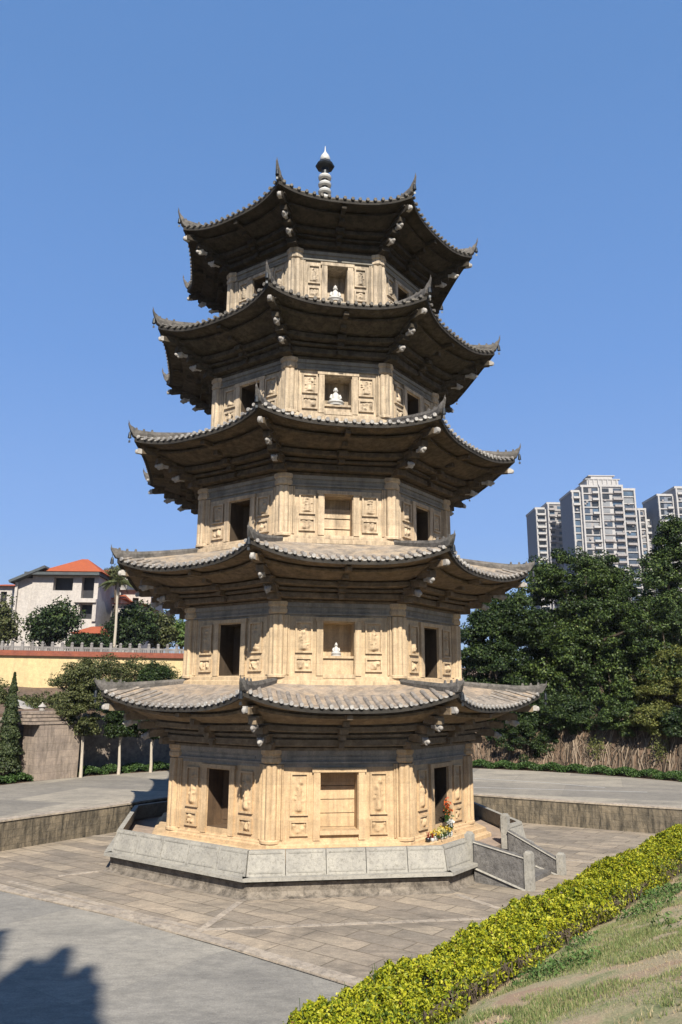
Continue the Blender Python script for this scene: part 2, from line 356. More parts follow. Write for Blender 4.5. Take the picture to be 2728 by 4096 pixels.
    def eave(u): au = abs(u); return am+(rc*C225-am)*au**3, zm+(zc-zm)*au**2.7
    def soff(k, f, dz, u):
        """point of the soffit: f 0..1 from wall to eave, dz height above wall head at mid face"""
        ae, ze = eave(u); lift = (ze-zm)*(f**1.6)
        aa = a+(ae-a)*f; hwid = (rc*S225)*f+hw*(1-f)
        n, t = frame(k); aa = a+((am+(rc*C225-am)*abs(u)**3)-a)*f
        return n*aa+t*(u*hwid)+UP*(zt+dz+lift)
    prof = [(f, z*Hh/.9) for f, z in [(.0,-.02),(.045,-.02),(.045,.04),(.005,.045),(.005,.075),(.15,.08),(.16,.10),(.16,.235),(.10,.24),(.10,.285),(.215,.29),(.215,.355),(.15,.36),(.15,.405),
            (.33,.41),(.34,.43),(.34,.54),(.27,.545),(.27,.59),(.44,.595),(.72,.74),(.72,.80),(.65,.805),(.65,.85),(.955,.885)]]
    us = [-1+2*i/20 for i in range(21)]
    mb = MB()
    for k in range(8): mb.grid(lambda u, v: soff(k, prof[v][0], prof[v][1], u), us, range(len(prof)))
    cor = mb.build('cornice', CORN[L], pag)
    for k in range(8):
        br = MB(); n, t = frame(k)
        for f, dz, w_ in ((.15,.04,.13),(.25,.22,.17),(.36,.36,.22),(.56,.54,.15)):
            p = soff(k, f, dz*Hh/.9, 0)
            br.box(p+UP*.08, (w_, .24, .12), (t, n, UP)); br.box(p+UP*.16, (w_+.07, .18, .04), (t, n, UP))
        br.box(soff(k, .8, .78*Hh/.9, 0), (.14, .42, .10), (t, n, UP))
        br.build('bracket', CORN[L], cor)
        # corner bracket stack along the hip
        cb = MB(); d = cdir(k); tt = Vector((-d.y, d.x, 0))
        def hip(f, dz): return soff(k, f, dz*Hh/.9, 1)
        for f, dz, w_, l_ in ((.12,.02,.30,.35),(.25,.18,.26,.5),(.38,.34,.24,.5),(.55,.50,.20,.6),(.74,.64,.18,.7)):
            cb.box(hip(f, dz)+UP*.06, (w_, l_, .16), (tt, d, UP)); cb.box(hip(f, dz)+UP*.15+d*.04, (w_+.09, l_*.6, .05), (tt, d, UP))
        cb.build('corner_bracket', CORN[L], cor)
        for f, dz, sc in ((.36,.16,.9),(.60,.40,.95)):
            hb = MB(); p = hip(f, dz)+d*.05; fr2 = (tt, d, UP)
            hb.blob(p, (.085*sc, .13*sc, .10*sc), 10, 7, .05, fr2); hb.blob(p+d*.12*sc-UP*.02, (.055*sc, .085*sc, .06*sc), 8, 6, .05, fr2)
            for s in (-1, 1): hb.blob(p+tt*s*.075*sc+UP*.05*sc, (.03, .04, .05), 6, 5, 0, fr2)
            hb.box(p-d*.12, (.08, .2, .08), fr2); hb.blob(p+d*.06*sc-UP*.08*sc, (.05*sc,.06*sc,.05*sc), 8, 6, .05, fr2)
            hb.build('beast_head', M_HEAD, cor, 60)
        hb = MB(); p = hip(.92, .72)+UP*(-.10); hb.box(p, (.11, .16, .15), (tt, d, UP), .85); hb.blob(p+d*.09-UP*.02, (.06,.06,.075), 8, 6, .04, (tt, d, UP)); hb.build('hip_beam_end', M_HEAD, cor)
    # ------------- tiled roof
    def surf(w_, v, k):
        v = max(0, min(1, v))
        hv = nxt*T225*(1-v)+rc*S225*v; u = max(-1, min(1, w_/hv)); ae, ze = eave(u)
        n, t = frame(k); aa = nxt*(1-v)+ae*v; z = ze+.10+(z0n-ze-.10)*(1-v)**(1.22 if L < 4 else 1.4)
        return n*aa+t*w_+UP*z
    mb = MB(); nv = 9
    for k in range(8):
        mb.grid(lambda u, v: surf(u*(nxt*T225*(1-v)+rc*S225*v), v, k), us, [i/nv for i in range(nv+1)])
        # fascia under the tile edge
        mb.grid(lambda u, v: surf(u*rc*S225, 1, k)-UP*(.13*v)-frame(k)[0]*(.02*v), us, [0, 1])
        mb.grid(lambda u, v: (surf(u*rc*S225, 1, k)-UP*.13-frame(k)[0]*.02)*(1-v)+soff(k, .955, .885*Hh/.9, u)*v, us, [0, 1])
    roof = mb.build('roof', ROOF[L], pag, 40)
    NR = [21,21,20,19,17][L]; mb = MB(); fas = MB()
    for k in range(8):
        caps = MB()
        fas.grid(lambda u, v: surf(u*(rc+.012)*S225, 1, k)-UP*(.035+.105*v)+frame(k)[0]*(.016), us, [0, 1])
        fas.grid(lambda u, v: (surf(u*(rc+.012)*S225, 1, k)-UP*.14+frame(k)[0]*.016)*(1-v)+(soff(k, .955, .885*Hh/.9, u)-UP*.008)*v, us, [0, 1])
        n, t = frame(k)
        for i in range(NR):
            w_ = (i+.5-NR/2)/NR*2*(rc-.12)*S225
            hv1 = rc*S225; h0 = nxt*T225; vmin = [.55,.74,.8,.8,.8][L]+random.uniform(-.04,.04); w_ += random.uniform(-.012,.012); v0 = min(.95, max(vmin, (abs(w_)+.05-h0)/(hv1-h0)))
            vs = [v0+(1-v0)*q/6 for q in range(7)]
            pts = [surf(w_, v, k)+UP*.012 for v in vs]; pts[-1] = pts[-1]+n*.05
            V = []; F = []
            for p in pts:
                for (x, z) in ((-.058,-.006),(-.042,.03),(0,.042),(.042,.03),(.058,-.006)): V.append(p+t*x+UP*(z+random.uniform(-.006,.006)))
            for q in range(6):
                for m_ in range(4): F.append((q*5+m_, q*5+m_+1, (q+1)*5+m_+1, (q+1)*5+m_))
            mb.add(V, F)
            pe = pts[-1]; jj = random.uniform(.9, 1.1)
            caps.tube([pe-n*.02+UP*.005, pe+n*.028+UP*.003], [.054*jj, .050*jj], 9)
            if i < NR-1:   # drip tile between two ribs
                w2 = (i+1-NR/2)/NR*2*(rc-.12)*S225; q = surf(w2, 1, k)+n*.03
                caps.add([q-t*.07+UP*.0, q+t*.07, q+t*.045-UP*.035, q-UP*.05, q-t*.045-UP*.035], [(0,4,3,2,1)])
        caps.build('eave_tile_caps', M_CAP if L < 3 else M_TROW[1], roof)
    mb.build('tile_rows', M_TROW[min(L,2)//2], roof, 50); fas.build('fascia', M_FAS, roof)
    for k in range(8):     # hip ridge with its upturned horn
        d = cdir(k); tt = Vector((-d.y, d.x, 0)); rr = MB(); sec = []
        r0 = nxt/C225+.02; N = 11
        for i in range(N+1):
            v = i/N; r = r0*(1-v)+rc*v; z = zc+.10+(z0n-zc-.10)*(1-v)**(1.22 if L < 4 else 1.4)
            bend = max(0, (v-.72)/.28)**2*.05
            sec.append((r, z+.05+bend, .075, .07+.05*v))
        rx = RT[L]-rc; zx = ZTIP[L]-sec[-1][1]
        for f, g in ((.3,.16),(.6,.44),(.85,.76),(1.0,1.0)): sec.append((rc+rx*f, sec[N][1]+zx*g, .075*(1-f)+.022, .15*(1-f)+.03))
        V = []; F = []
        for r, z, hw_, hh_ in sec:
            c = d*r+UP*z
            for x, y in ((-1,-1),(1,-1),(1.15,.2),(.7,1),(-.7,1),(-1.15,.2)): V.append(c+tt*(x*hw_)+UP*(y*hh_))
        for i in range(len(sec)-1):
            for m_ in range(6): F.append((i*6+m_, i*6+(m_+1)%6, (i+1)*6+(m_+1)%6, (i+1)*6+m_))
        F.append((5,4,3,2,1,0)); F.append(tuple((len(sec)-1)*6+m_ for m_ in range(6)))
        rr.add(V, F)
        for v in (.80,.90,.99):   # crests riding the horn
            r = r0*(1-v)+rc*v; z = zc+.10+(z0n-zc-.10)*(1-v)**1.22+.22+max(0,(v-.72)/.28)**2*.06
            rr.box(d*r+UP*(z-.03), (.05,.09,.09), (tt, d, UP), .5)
        rr.tube([d*(RT[L]-.03)+UP*(ZTIP[L]-.02), d*(RT[L]+.0)+UP*(ZTIP[L]+.10)], [.02,.006], 5)
        rr.build('hip_ridge', M_RIDGE, roof, label=None)
# finial: banded spire
fn_ = MB(); zb = 19.72
fn_.lathe((0,0,0), [(.75,zb-.1),(.75,zb+.10),(.55,zb+.16),(.42,zb+.5),(.30,zb+.75),(.34,zb+.8),(.34,zb+.9),(.16,zb+.95)], 16)
fin = fn_.build('spire_base', M_RIDGE, pag, 40)
SPIRE_TOP = 23.8
sp = MB(); pr = []; z = zb+.9; zend = SPIRE_TOP-.78
while z < zend-.38:
    pr += [(.14,z),(.24,z+.03),(.26,z+.09),(.22,z+.15),(.12,z+.17),(.12,z+.30)]; z += .31
sp.lathe((0,0,0), [(.13,zb+.85),(.13,zend-.15)], 12); sp.build('spire_core', M_METAL, pag, 40)
z = zb+.9
while z < zend-.30:
    sp = MB(); sp.lathe((0,0,z), [(.131,.0),(.23,.03),(.25,.09),(.22,.15),(.131,.18)], 14); sp.build('spire_ring', M_WHITE, pag, 40); z += .30
sp = MB(); sp.lathe((0,0,0), [(.14,zend-.16),(.16,zend-.12),(.33,zend-.08),(.36,zend-.02),(.28,zend+.08),(.25,zend+.14),(.12,zend+.16)], 8); sp.build('spire_canopy', M_METAL, pag)
sp = MB(); sp.lathe((0,0,0), [(.10,zend+.14),(.17,zend+.20),(.19,zend+.30),(.15,zend+.42),(.08,zend+.52),(.03,zend+.62),(.008,zend+.85)], 14); sp.build('spire_jewel', M_WHITE, pag, 60)

# bells hanging from the horn tips
def bell_mesh():
    b = MB(); b.lathe((0,0,0), [(.055,-.34),(.05,-.30),(.042,-.22),(.03,-.17),(.008,-.15)], 12); b.tube([(0,0,-.16),(0,0,0)], .007, 5)
    b.tube([(0,0,-.30),(0,0,-.42)], .006, 5); b.box((0,0,-.45), (.06,.008,.07)); return b
b0 = bell_mesh().build('wind_bell', M_METAL)
rn = ['lowest','second','third','fourth','top']; kn = {-2:'far left rear', -1:'left', 0:'front left', 1:'front right', 2:'right', -3:'hidden', 3:'far right rear'}
first = True
for L in range(5):
    for k in (-2,-1,0,1,2,3):
        o = b0 if first else b0.copy()
        if not first: S.collection.objects.link(o)
        first = False; d = cdir(k-0 if True else k); o.location = d*(RT[L]-.06)+UP*(ZTIP[L]-.10)
        tag(o, 'small dark bell under the %s horn tip of the %s roof' % (kn[k], rn[L]), 'bell', 'wind bells hanging from the eave tips')

# seated white figures in the front niches
def buddha(name, L, zfoot, h, lab, du=0, back=.26):
    a = RW[L]*C225; n, t = frame(0); p = n*(a-back)+t*du+UP*zfoot
    o = empty(name, p, lab, 'statue'); s = h/1.0
    def loc(x, y, z): return (t*x+n*y+UP*z)*s
    b = MB(); b.lathe((0,0,0), [(.40*s,0),(.42*s,.05*s),(.34*s,.10*s),(.42*s,.16*s),(.42*s,.19*s)], 16); b.build('lotus_base', M_WHITE, o, 40)
    b = MB(); fr = (t, n, UP)
    b.blob(loc(0,.02,.26), (.37*s,.26*s,.10*s), 14, 8, 0, fr)           # crossed legs
    b.tube([loc(0,-.03,.24), loc(0,-.04,.42), loc(0,-.03,.58), loc(0,-.02,.68), loc(0,-.01,.74)], [.20*s,.185*s,.21*s,.12*s,.065*s], 14)
    for q in (-1, 1): b.tube([loc(q*.19,-.02,.60), loc(q*.25,.02,.44), loc(q*.17,.14,.33), loc(q*.03,.2,.31)], [.07*s,.062*s,.05*s,.04*s], 8)
    b.blob(loc(0,0,.84), (.095*s,.105*s,.125*s), 12, 9, 0, fr)
    for q in (-1, 1): b.blob(loc(q*.098,-.01,.82), (.018*s,.03*s,.06*s), 6, 5, 0, fr)
    b.blob(loc(0,.105,.83), (.016*s,.03*s,.03*s), 6, 5, 0, fr)
    b.build('figure', M_WHITE, o, 70)
    b = MB(); b.blob(loc(0,-.015,.90), (.10*s,.10*s,.08*s), 10, 7, 0, fr); b.blob(loc(0,-.01,.98), (.045*s,.045*s,.05*s), 8, 6, 0, fr); b.build('hair_knot', M_WHITE, o, 70)
buddha('buddha_statue', 1, ZB[1]+.725, .36, 'small white seated figure on the low altar of the second storey front niche', -.03)
buddha('buddha_statue', 3, 12.0+.275, .62, 'white seated figure on the altar of the fourth storey front niche', -.03)
buddha('buddha_statue', 4, 15.72+.105, .62, 'white seated figure in the dark top storey front niche', -.02)

# ------------------------------------------------------------------ terrace with parapet and stair
ter = empty('terrace', (0,0,-.6), 'low octagonal stained stone terrace with pale granite parapet and a short stair under the pagoda', 'terrace')
def tb(mb, name, mat, **k): o = mb.build(name, mat, ter, off=None, **k); o.location = (0,0,.6); return o
mb = MB(); ngon_lathe(mb, [(6.52,-.80),(6.50,-.585),(6.40,-.56),(6.26,-.52),(6.20,-.42),(6.22,-.232),(5.95,-.228),(5.95,-.19)]); tb(mb, 'pedestal', M_PED)
mb = MB(); ngon_lathe(mb, [(5.94,-.19),(6.0,-.006),(6.0,-.004),(.5,0.0)]); tb(mb, 'floor', M_FLOOR)
KS = 1; U0, U1 = -1.08, 1.08                    # stair on face 1 between these u
mb = MB()
for k in range(8):
    a0 = 6.27*C225; hw = a0*T225
    segs = [(-hw, hw)] if k != KS else [(-hw, U0-.02), (U1+.02, hw)]
    for s0, s1 in segs: fbox(mb, k, (s0+s1)/2, a0-.03, -.175, -.10, (s1-s0)+.09, .28)
tb(mb, 'ledge', M_GRAN)
rnd = random.Random(3)
for k in range(8):
    hw = 6.17*C225*T225
    cuts = [-hw, -hw*.62, -hw*.22, hw*.18, hw*.6, hw] if k != KS else [-hw, U0]
    groups = [list(zip(cuts[:-1], cuts[1:]))] if k != KS else [[(-hw, U0)], [(U1, hw)]]
    for g in groups:
        for s0, s1 in g:
            p = MB(); ab = 6.19*C225; at_ = 6.07*C225; gp = .008; n, t = frame(k)
            f0 = (s0+gp)*1.0; f1 = (s1-gp)*1.0; e0 = abs(s0) > hw-.01; e1 = abs(s1) > hw-.01
            sh = at_/ab; t0 = f0*(sh if e0 else 1); t1 = f1*(sh if e1 else 1); q = .13; i0 = (ab-q)/ab if e0 else 1; i1 = (ab-q)/ab if e1 else 1
            j = rnd.uniform(-.006,.006)
            V = [fp(k,f0,ab,-.10), fp(k,f1,ab,-.10), fp(k,f1*i1,ab-q,-.10), fp(k,f0*i0,ab-q,-.10), fp(k,t0,at_+j,.43), fp(k,t1,at_+j,.43), fp(k,t1*i1,at_-q,.43), fp(k,t0*i0,at_-q,.43)]
            p.add(V, [(3,2,1,0),(4,5,6,7),(0,1,5,4),(1,2,6,5),(2,3,7,6),(3,0,4,7)])
            # carved line work on the outer side: raised rims
            zz0, zz1 = -.04, .36
            for (c0, c1, z0, z1) in ((f0+.06, f1-.06, zz0, zz0+.03), (f0+.06, f1-.06, zz1, zz1+.03)):
                am_ = ab+(at_-ab)*((z0+z1)/2+.10)/.53; fbox(p, k, (c0+c1)/2, am_+.004, z0, z1, c1-c0, .02)
            tb(p, 'parapet_panel', M_GRAN)
nS, tS = frame(KS)
for u, h in ((U0, .55), (U1, .74)):
    p = MB(); fbox(p, KS, u, 6.13*C225, -.10, h, .19, .19); fbox(p, KS, u, 6.13*C225, h, h+.05, .15, .15, .8); tb(p, 'gate_post', M_GRAN)
A_OUT = 7.22
for i in range(3):
    p = MB(); z1 = -.14-.155*i; a1 = 5.70+.42*i+.42; fbox(p, KS, -.03, (5.6+a1)/2+.02, -.72, z1, U1-U0-.1, a1-5.6); tb(p, 'step', M_GRAN2)
for u, hC in ((U0, .86), (U1-.10, .52)):
    cz = lambda z, a_: fp(KS, u, a_, z)
    a0, a1 = 5.80, A_OUT-.08; zt0, zt1 = .40, -.58+hC-.10; zb0, zb1 = -.22, -.62; n, t = frame(KS)
    p = MB(); V = []
    for s in (-.06, .06):
        V += [fp(KS,u+s,a0,zb0-.4), fp(KS,u+s,a1,zb1-.08), fp(KS,u+s,a1,zt1), fp(KS,u+s,a0,zt0)]
    p.add(V, [(0,1,2,3),(7,6,5,4),(0,4,5,1),(1,5,6,2),(2,6,7,3),(3,7,4,0)])
    tb(p, 'stair_cheek', M_GRAN2)
    p = MB()
    for s in (-.085, .085): 
        p.tube([fp(KS,u+s,a0,zb0), fp(KS,u+s,a1,zb1+.06)], .03, 4); p.tube([fp(KS,u+s*.8,a0,zt0-.03), fp(KS,u+s*.8,a1,zt1-.03)], .022, 4)
    tb(p, 'cheek_rail', M_GRAN)
    p = MB(); fbox(p, KS, u, A_OUT, -.66, -.58+hC, .19, .19); fbox(p, KS, u, A_OUT, -.58+hC, -.54+hC, .15, .15, .8); tb(p, 'newel_post', M_GRAN)

# ------------------------------------------------------------------ offerings by the right hand door
def leaves_obj(name, P, Nn, size, mat, parent=None, aspect=.55): 
    V, F = leaf_quads(np.array(P, float), np.array(Nn, float), size, aspect); return npmesh(name, V, F, mat, parent)
def petal_mat(name, c): return leafmat(name, [(.2, tuple(x*.6 for x in c)), (.8, c)], .2, .2, 10)
M_STEM = leafmat('stem_green', [(.2,(.03,.07,.015)),(.8,(.08,.16,.03))], .2)
def bouquet(u, a_, z, h, c, lab, r=.12, vase=None, n=90, name='flower_bouquet'):
    p = fp(1, u, a_, z); o = empty(name, p, lab, 'flowers'); b = MB()
    b.lathe((0,0,0), [(.05,0),(.075,.05),(.07,.12),(.045,.17),(.055,.19)], 12); b.build('vase', vase or M_WHITE, o, 50)
    b = MB()
    for i in range(9):
        an = i*.7; b.tube([(0,0,.15), (math.cos(an)*r*.5, math.sin(an)*r*.5, h*.6), (math.cos(an)*r, math.sin(an)*r, h*.9)], .006, 4)
    b.build('stems', M_STEM, o)
    q = RNG.normal(size=(n,3))*[r*.6, r*.6, h*.14]+[0,0,h*.9]; leaves_obj('petals', q, RNG.normal(size=(n,3))+[0,-.6,.6], .06, petal_mat(name+'_'+lab[:6], c), o, .9)
    q = RNG.normal(size=(60,3))*[r*.6, r*.6, h*.15]+[0,0,h*.6]; leaves_obj('leaves', q, RNG.normal(size=(60,3))+[0,-.6,.6], .08, M_STEM, o)
bouquet(-.06, 4.50, .25, .80, (.85,.17,.04), 'tall vase of orange red flowers beside the lower right doorway', .085)
bouquet(-.90, 4.58, .25, .20, (.85,.62,.10), 'leftmost low bunch of yellow flowers before the right doorway', .12)
bouquet(-.62, 4.60, .25, .22, (.85,.78,.30), 'pale yellow bunch of flowers in the middle before the right doorway', .14)
bouquet(-.34, 4.58, .25, .24, (.85,.60,.08), 'deep yellow bunch of flowers nearest the tall orange vase', .13)
bouquet(-.12, 4.60, .25, .36, (.88,.88,.84), 'white bunch of flowers in front of the tall orange vase', .07)
M_BLACK = flat('black_glaze', (.02,.02,.022), .3); M_RED = flat('red_lacquer', (.30,.03,.02), .4)
def pot(u, a_, z, r, h, mat, name, lab, cat):
    o = empty(name, fp(1,u,a_,z), lab, cat); b = MB(); b.lathe((0,0,0), [(r*.6,0),(r,h*.3),(r,h*.75),(r*.8,h),(r*.7,h),(r*.7,h*.85)], 14); b.build('bowl', mat, o, 40)
    b = MB()
    for i in range(5): b.tube([(r*.3*math.cos(i*1.3), r*.3*math.sin(i*1.3), h*.7), (r*.5*math.cos(i*1.3), r*.5*math.sin(i*1.3), h*2.2)], .006, 4)
    b.build('incense_stick', M_RED, o)
pot(-1.22, 4.55, .25, .07, .11, M_BLACK, 'incense_pot', 'small black incense pot left of the yellow flowers on the terrace', 'pot')
pot(-1.08, 4.60, .25, .05, .09, M_WHITE, 'incense_pot', 'small white cup with sticks in front of the black pot', 'cup')
pot(-.2, 3.98, .545, .10, .20, M_RED, 'incense_pot', 'dark red incense pot inside the lower right doorway', 'pot')

# ------------------------------------------------------------------ ground, road, walls
def poly_sheet(name, pts, z, mat, holes=None):
    me = bpy.data.meshes.new(name); import bmesh
    bm = bmesh.new(); vs = [bm.verts.new((x, y, z)) for x, y in pts]; f = bm.faces.new(vs)
    if f.normal.z < 0: bmesh.ops.reverse_faces(bm, faces=[f])
    bm.normal_update()
    if f.normal.z < 0: bmesh.ops.reverse_faces(bm, faces=[f])
    bmesh.ops.triangulate(bm, faces=bm.faces[:]); bm.to_mesh(me); bm.free(); me.materials.append(mat)
    o = bpy.data.objects.new(name, me); S.collection.objects.link(o); o['kind'] = 'structure'; return o
def paving(name, ca, cb, brick=None, dark=(.1,.09,.08), st=.5, rot=0, grain=28, stlo=.5, mort=None, sscale=.35, crack=0):
    m, nt, b = nmat(name)
    col = rampn(nt, noisen(nt, .5, 6, .65), [(.35, ca), (.65, cb)])
    if brick:
        tc = nt.nodes.new('ShaderNodeTexCoord'); mp = nt.nodes.new('ShaderNodeMapping'); mp.inputs[2].default_value[2] = rot
        br = nt.nodes.new('ShaderNodeTexBrick'); br.inputs['Scale'].default_value = 1; br.inputs['Brick Width'].default_value = brick[0]; br.inputs['Row Height'].default_value = brick[1]
        br.inputs['Mortar Size'].default_value = brick[2]; br.inputs['Color1'].default_value = (1.22,1.19,1.13,1); br.inputs['Color2'].default_value = (.80,.80,.81,1); br.inputs['Mortar'].default_value = (*(mort or (.58,.56,.53)), 1)
        nt.links.new(tc.outputs['Object'], mp.inputs[0]); nt.links.new(mp.outputs[0], br.inputs[0]); col = mixc(nt, 1.0, col, br.outputs[0], 'MULTIPLY')
    col = mixc(nt, 1.0, col, rampn(nt, noisen(nt, grain, 4, .8, w=2), [(.3,(.75,.75,.75)),(.7,(1.2,1.2,1.2))]), 'MULTIPLY')
    col = mixc(nt, rampn(nt, noisen(nt, sscale, 8, .72, (1,2.2,1), w=5, dist=.6), [(stlo,(0,0,0)),(stlo+.2,(st,st,st))]), col, dark)
    col = mixc(nt, 1.0, col, rampn(nt, noisen(nt, .22, 9, .75, (1,2.6,1), w=9, dist=1.2), [(.3,(.80,.80,.82)),(.5,(1,1,1)),(.7,(1.13,1.12,1.10))]), 'MULTIPLY')
    col = mixc(nt, 1.0, col, rampn(nt, noisen(nt, 3.5, 8, .8, (1,1.8,1), w=12), [(.3,(.70,.70,.71)),(.7,(1.20,1.19,1.17))]), 'MULTIPLY')
    if crack:
        tc = nt.nodes.new('ShaderNodeTexCoord'); ns_ = nt.nodes.new('ShaderNodeTexNoise'); ns_.inputs['Scale'].default_value = 1.3; ns_.inputs['Detail'].default_value = 5
        ad = nt.nodes.new('ShaderNodeVectorMath'); ad.operation = 'MULTIPLY_ADD'; ad.inputs[1].default_value = (.9,.9,0); nt.links.new(tc.outputs['Object'], ns_.inputs[0]); nt.links.new(ns_.outputs['Color'], ad.inputs[0]); nt.links.new(tc.outputs['Object'], ad.inputs[2])
        vo = nt.nodes.new('ShaderNodeTexVoronoi'); vo.feature = 'DISTANCE_TO_EDGE'; vo.inputs['Scale'].default_value = crack; nt.links.new(ad.outputs[0], vo.inputs[0])
        cf = rampn(nt, vo.outputs['Distance'], [(0,(.35,.35,.35)),(.004,(0,0,0))]); col = mixc(nt, cf, col, dark)
    nt.links.new(col, b.inputs['Base Color']); b.inputs['Roughness'].default_value = .92; b.inputs['Specular IOR Level'].default_value = .2
    bp = nt.nodes.new('ShaderNodeBump'); bp.inputs['Strength'].default_value = .3; bp.inputs['Distance'].default_value = .02
    nt.links.new(noisen(nt, 12, 8, .7), bp.inputs['Height']); nt.links.new(bp.outputs[0], b.inputs['Normal']); return m
M_PLAZA = paving('plaza_paving', (.46,.385,.30), (.37,.32,.255), (1.3,.55,.018), (.13,.115,.10), .6, R(38), stlo=.47, sscale=.6)
M_LOT = paving('lot_concrete', (.405,.385,.34), (.34,.325,.29), (4.6,3.9,.008), (.20,.19,.17), .5, R(38), stlo=.5, mort=(.8,.79,.77), crack=.16)
M_ROAD = paving('road_concrete', (.41,.375,.315), (.34,.315,.27), (4.5,4.0,.008), (.19,.18,.16), .5, R(20), stlo=.47, mort=(.75,.74,.72), crack=.13)
M_SOIL = paving('soil', (.30,.19,.12), (.26,.19,.12), None, (.14,.12,.06), .5, stlo=.45, sscale=1)
M_GROUND = paving('far_ground', (.16,.15,.08), (.12,.13,.06), None, (.05,.07,.03), .6)
# smooth the retaining wall line
def smooth_line(P, n=6):
    P = [Vector((x, y, 0)) for x, y in P]; out = []
    for i in range(len(P)-1):
        p0, p1, p2, p3 = P[max(i-1,0)], P[i], P[i+1], P[min(i+2, len(P)-1)]
        for q in range(n):
            t = q/n; out.append(.5*((2*p1)+(p2-p0)*t+(2*p0-5*p1+4*p2-p3)*t*t+(3*p1-p0-3*p2+p3)*t**3))
    out.append(P[-1]); return out
WL = smooth_line([(-19,-15),(-13.5,-7),(-9.2,-.7),(-6.75,2.5),(-4.2,6.0),(-.2,7.9),(3.2,7.3),(5.9,5.7),(9.0,3.8),(12.1,2.15),(16,.3)], 8)
WC = Vector((2.2,.6,0)); RF = 16.7
big = MB(); big.grid(lambda u, v: (u, v, -.95), [-3000,-200,0,200,3000], [-800,-60,-20,400,5000]); tag(big.build('ground', M_GROUND), kind='structure')
lot = poly_sheet('concrete_lot', [(-50,-80),(-4,-80),(-4,-30),(3,-18),(2.5,-12.6)]+[(.75,-11.55),(-1.64,-9.44),(-4.14,-7.42),(-7.37,-5.22),(-10.5,-2.9)]+[(-14,-6.2),(-20,-15)], -.562, M_LOT)
plz = [(p.x, p.y) for p in WL if p.x > -10.2 and p.x < 16.1]
plaza = poly_sheet('plaza', plz+[(18,-6),(4,-16),(1.0,-11.9)]+[(.75,-11.55),(-1.64,-9.44),(-4.14,-7.42),(-7.37,-5.22),(-10.6,-2.8)], -.550, M_PLAZA)
# kerb strip of pale stone between plaza and lot, and joint lines radiating from the terrace corners
M_KERB = stone('kerb_stone', (.60,.51,.40), (.45,.39,.32), (.14,.12,.1), .6, 40, .5, False, sscale=3)
kb = MB(); kl = [(-10.5,-2.85),(-7.37,-5.18),(-4.14,-7.39),(-1.64,-9.40),(.8,-11.5),(1.6,-12.2)]
for (x0, y0), (x1, y1) in zip(kl[:-1], kl[1:]):
    v = Vector((x1-x0, y1-y0, 0)); n = int(v.length/.8)+1; vd = v.normalized(); vn = Vector((-vd.y, vd.x, 0))
    for i in range(n): kb.box(Vector((x0,y0,-.56))+v*((i+.5)/n)+vn*.12+vn*random.uniform(-.008,.008), (v.length/n-.012, .28, .07+random.uniform(0,.008)), (vd, vn, UP))
tag(kb.build('kerb', M_KERB), kind='structure')
jt = MB()
for k in range(8):
    d = cdir(k); tt = Vector((-d.y, d.x, 0))
    L1 = [3.4,4.9,3.5,.6,0,0,0,3.4][k] if k in (0,1,7) else 1.0
    L1 = {7:2.9, 0:3.6, 1:5.0}.get(k, 1.0)
    n = int(L1/.5)
    for i in range(n): jt.box(d*(6.5+.25+i*.5)+UP*(-.548), (.16, .49, .012), (tt, d, UP))
for k in (-1, 0, 1):
    n, t = frame(k); hw_ = 8.0*T225
    m_ = 14
    for i in range(m_): jt.box(n*8.0+t*(-hw_+(i+.5)*2*hw_/m_)+UP*(-.549), (2*hw_/m_-.012, .15, .012), (t, n, UP))
tag(jt.build('paving_bands', M_KERB), kind='structure')
# retaining wall round the sunken court
M_RUB = stone('stained_rubble_stone', (.31,.255,.18), (.20,.17,.125), (.045,.042,.034), .9, 9, 1.4, True, stlo=.43, sscale=3.4, bscale=5, course=.21, joint=.3)
M_RUBR = M_RUB
rw_ = empty('retaining_wall', (0,8,-.6), 'curved stained rubble retaining wall with thin pale coping around the sunken court', 'wall')
def ribbon(line, off0, off1, z0, z1, mb):
    N = len(line); nn = []
    for i in range(N):
        t = (line[min(i+1,N-1)]-line[max(i-1,0)]).normalized(); nn.append(Vector((-t.y, t.x, 0)))
    V = []
    for p, n in zip(line, nn): V += [p+n*off0+UP*z0, p+n*off1+UP*z0, p+n*off1+UP*z1, p+n*off0+UP*z1]
    F = []
    for i in range(N-1):
        for m in range(4): F.append((i*4+m, i*4+(m+1)%4, (i+1)*4+(m+1)%4, (i+1)*4+m))
    F += [(3,2,1,0), tuple((N-1)*4+m for m in range(4))]; return mb.add(V, F)
def shifted(o, p): o.parent = p; o.location = -Vector(p.location); return o
shifted(ribbon(WL, 0, .4, -.9, .26, MB()).build('wall_body', M_RUB), rw_)
shifted(ribbon(WL, -.03, .42, .26, .31, MB()).build('coping', M_KERB), rw_)
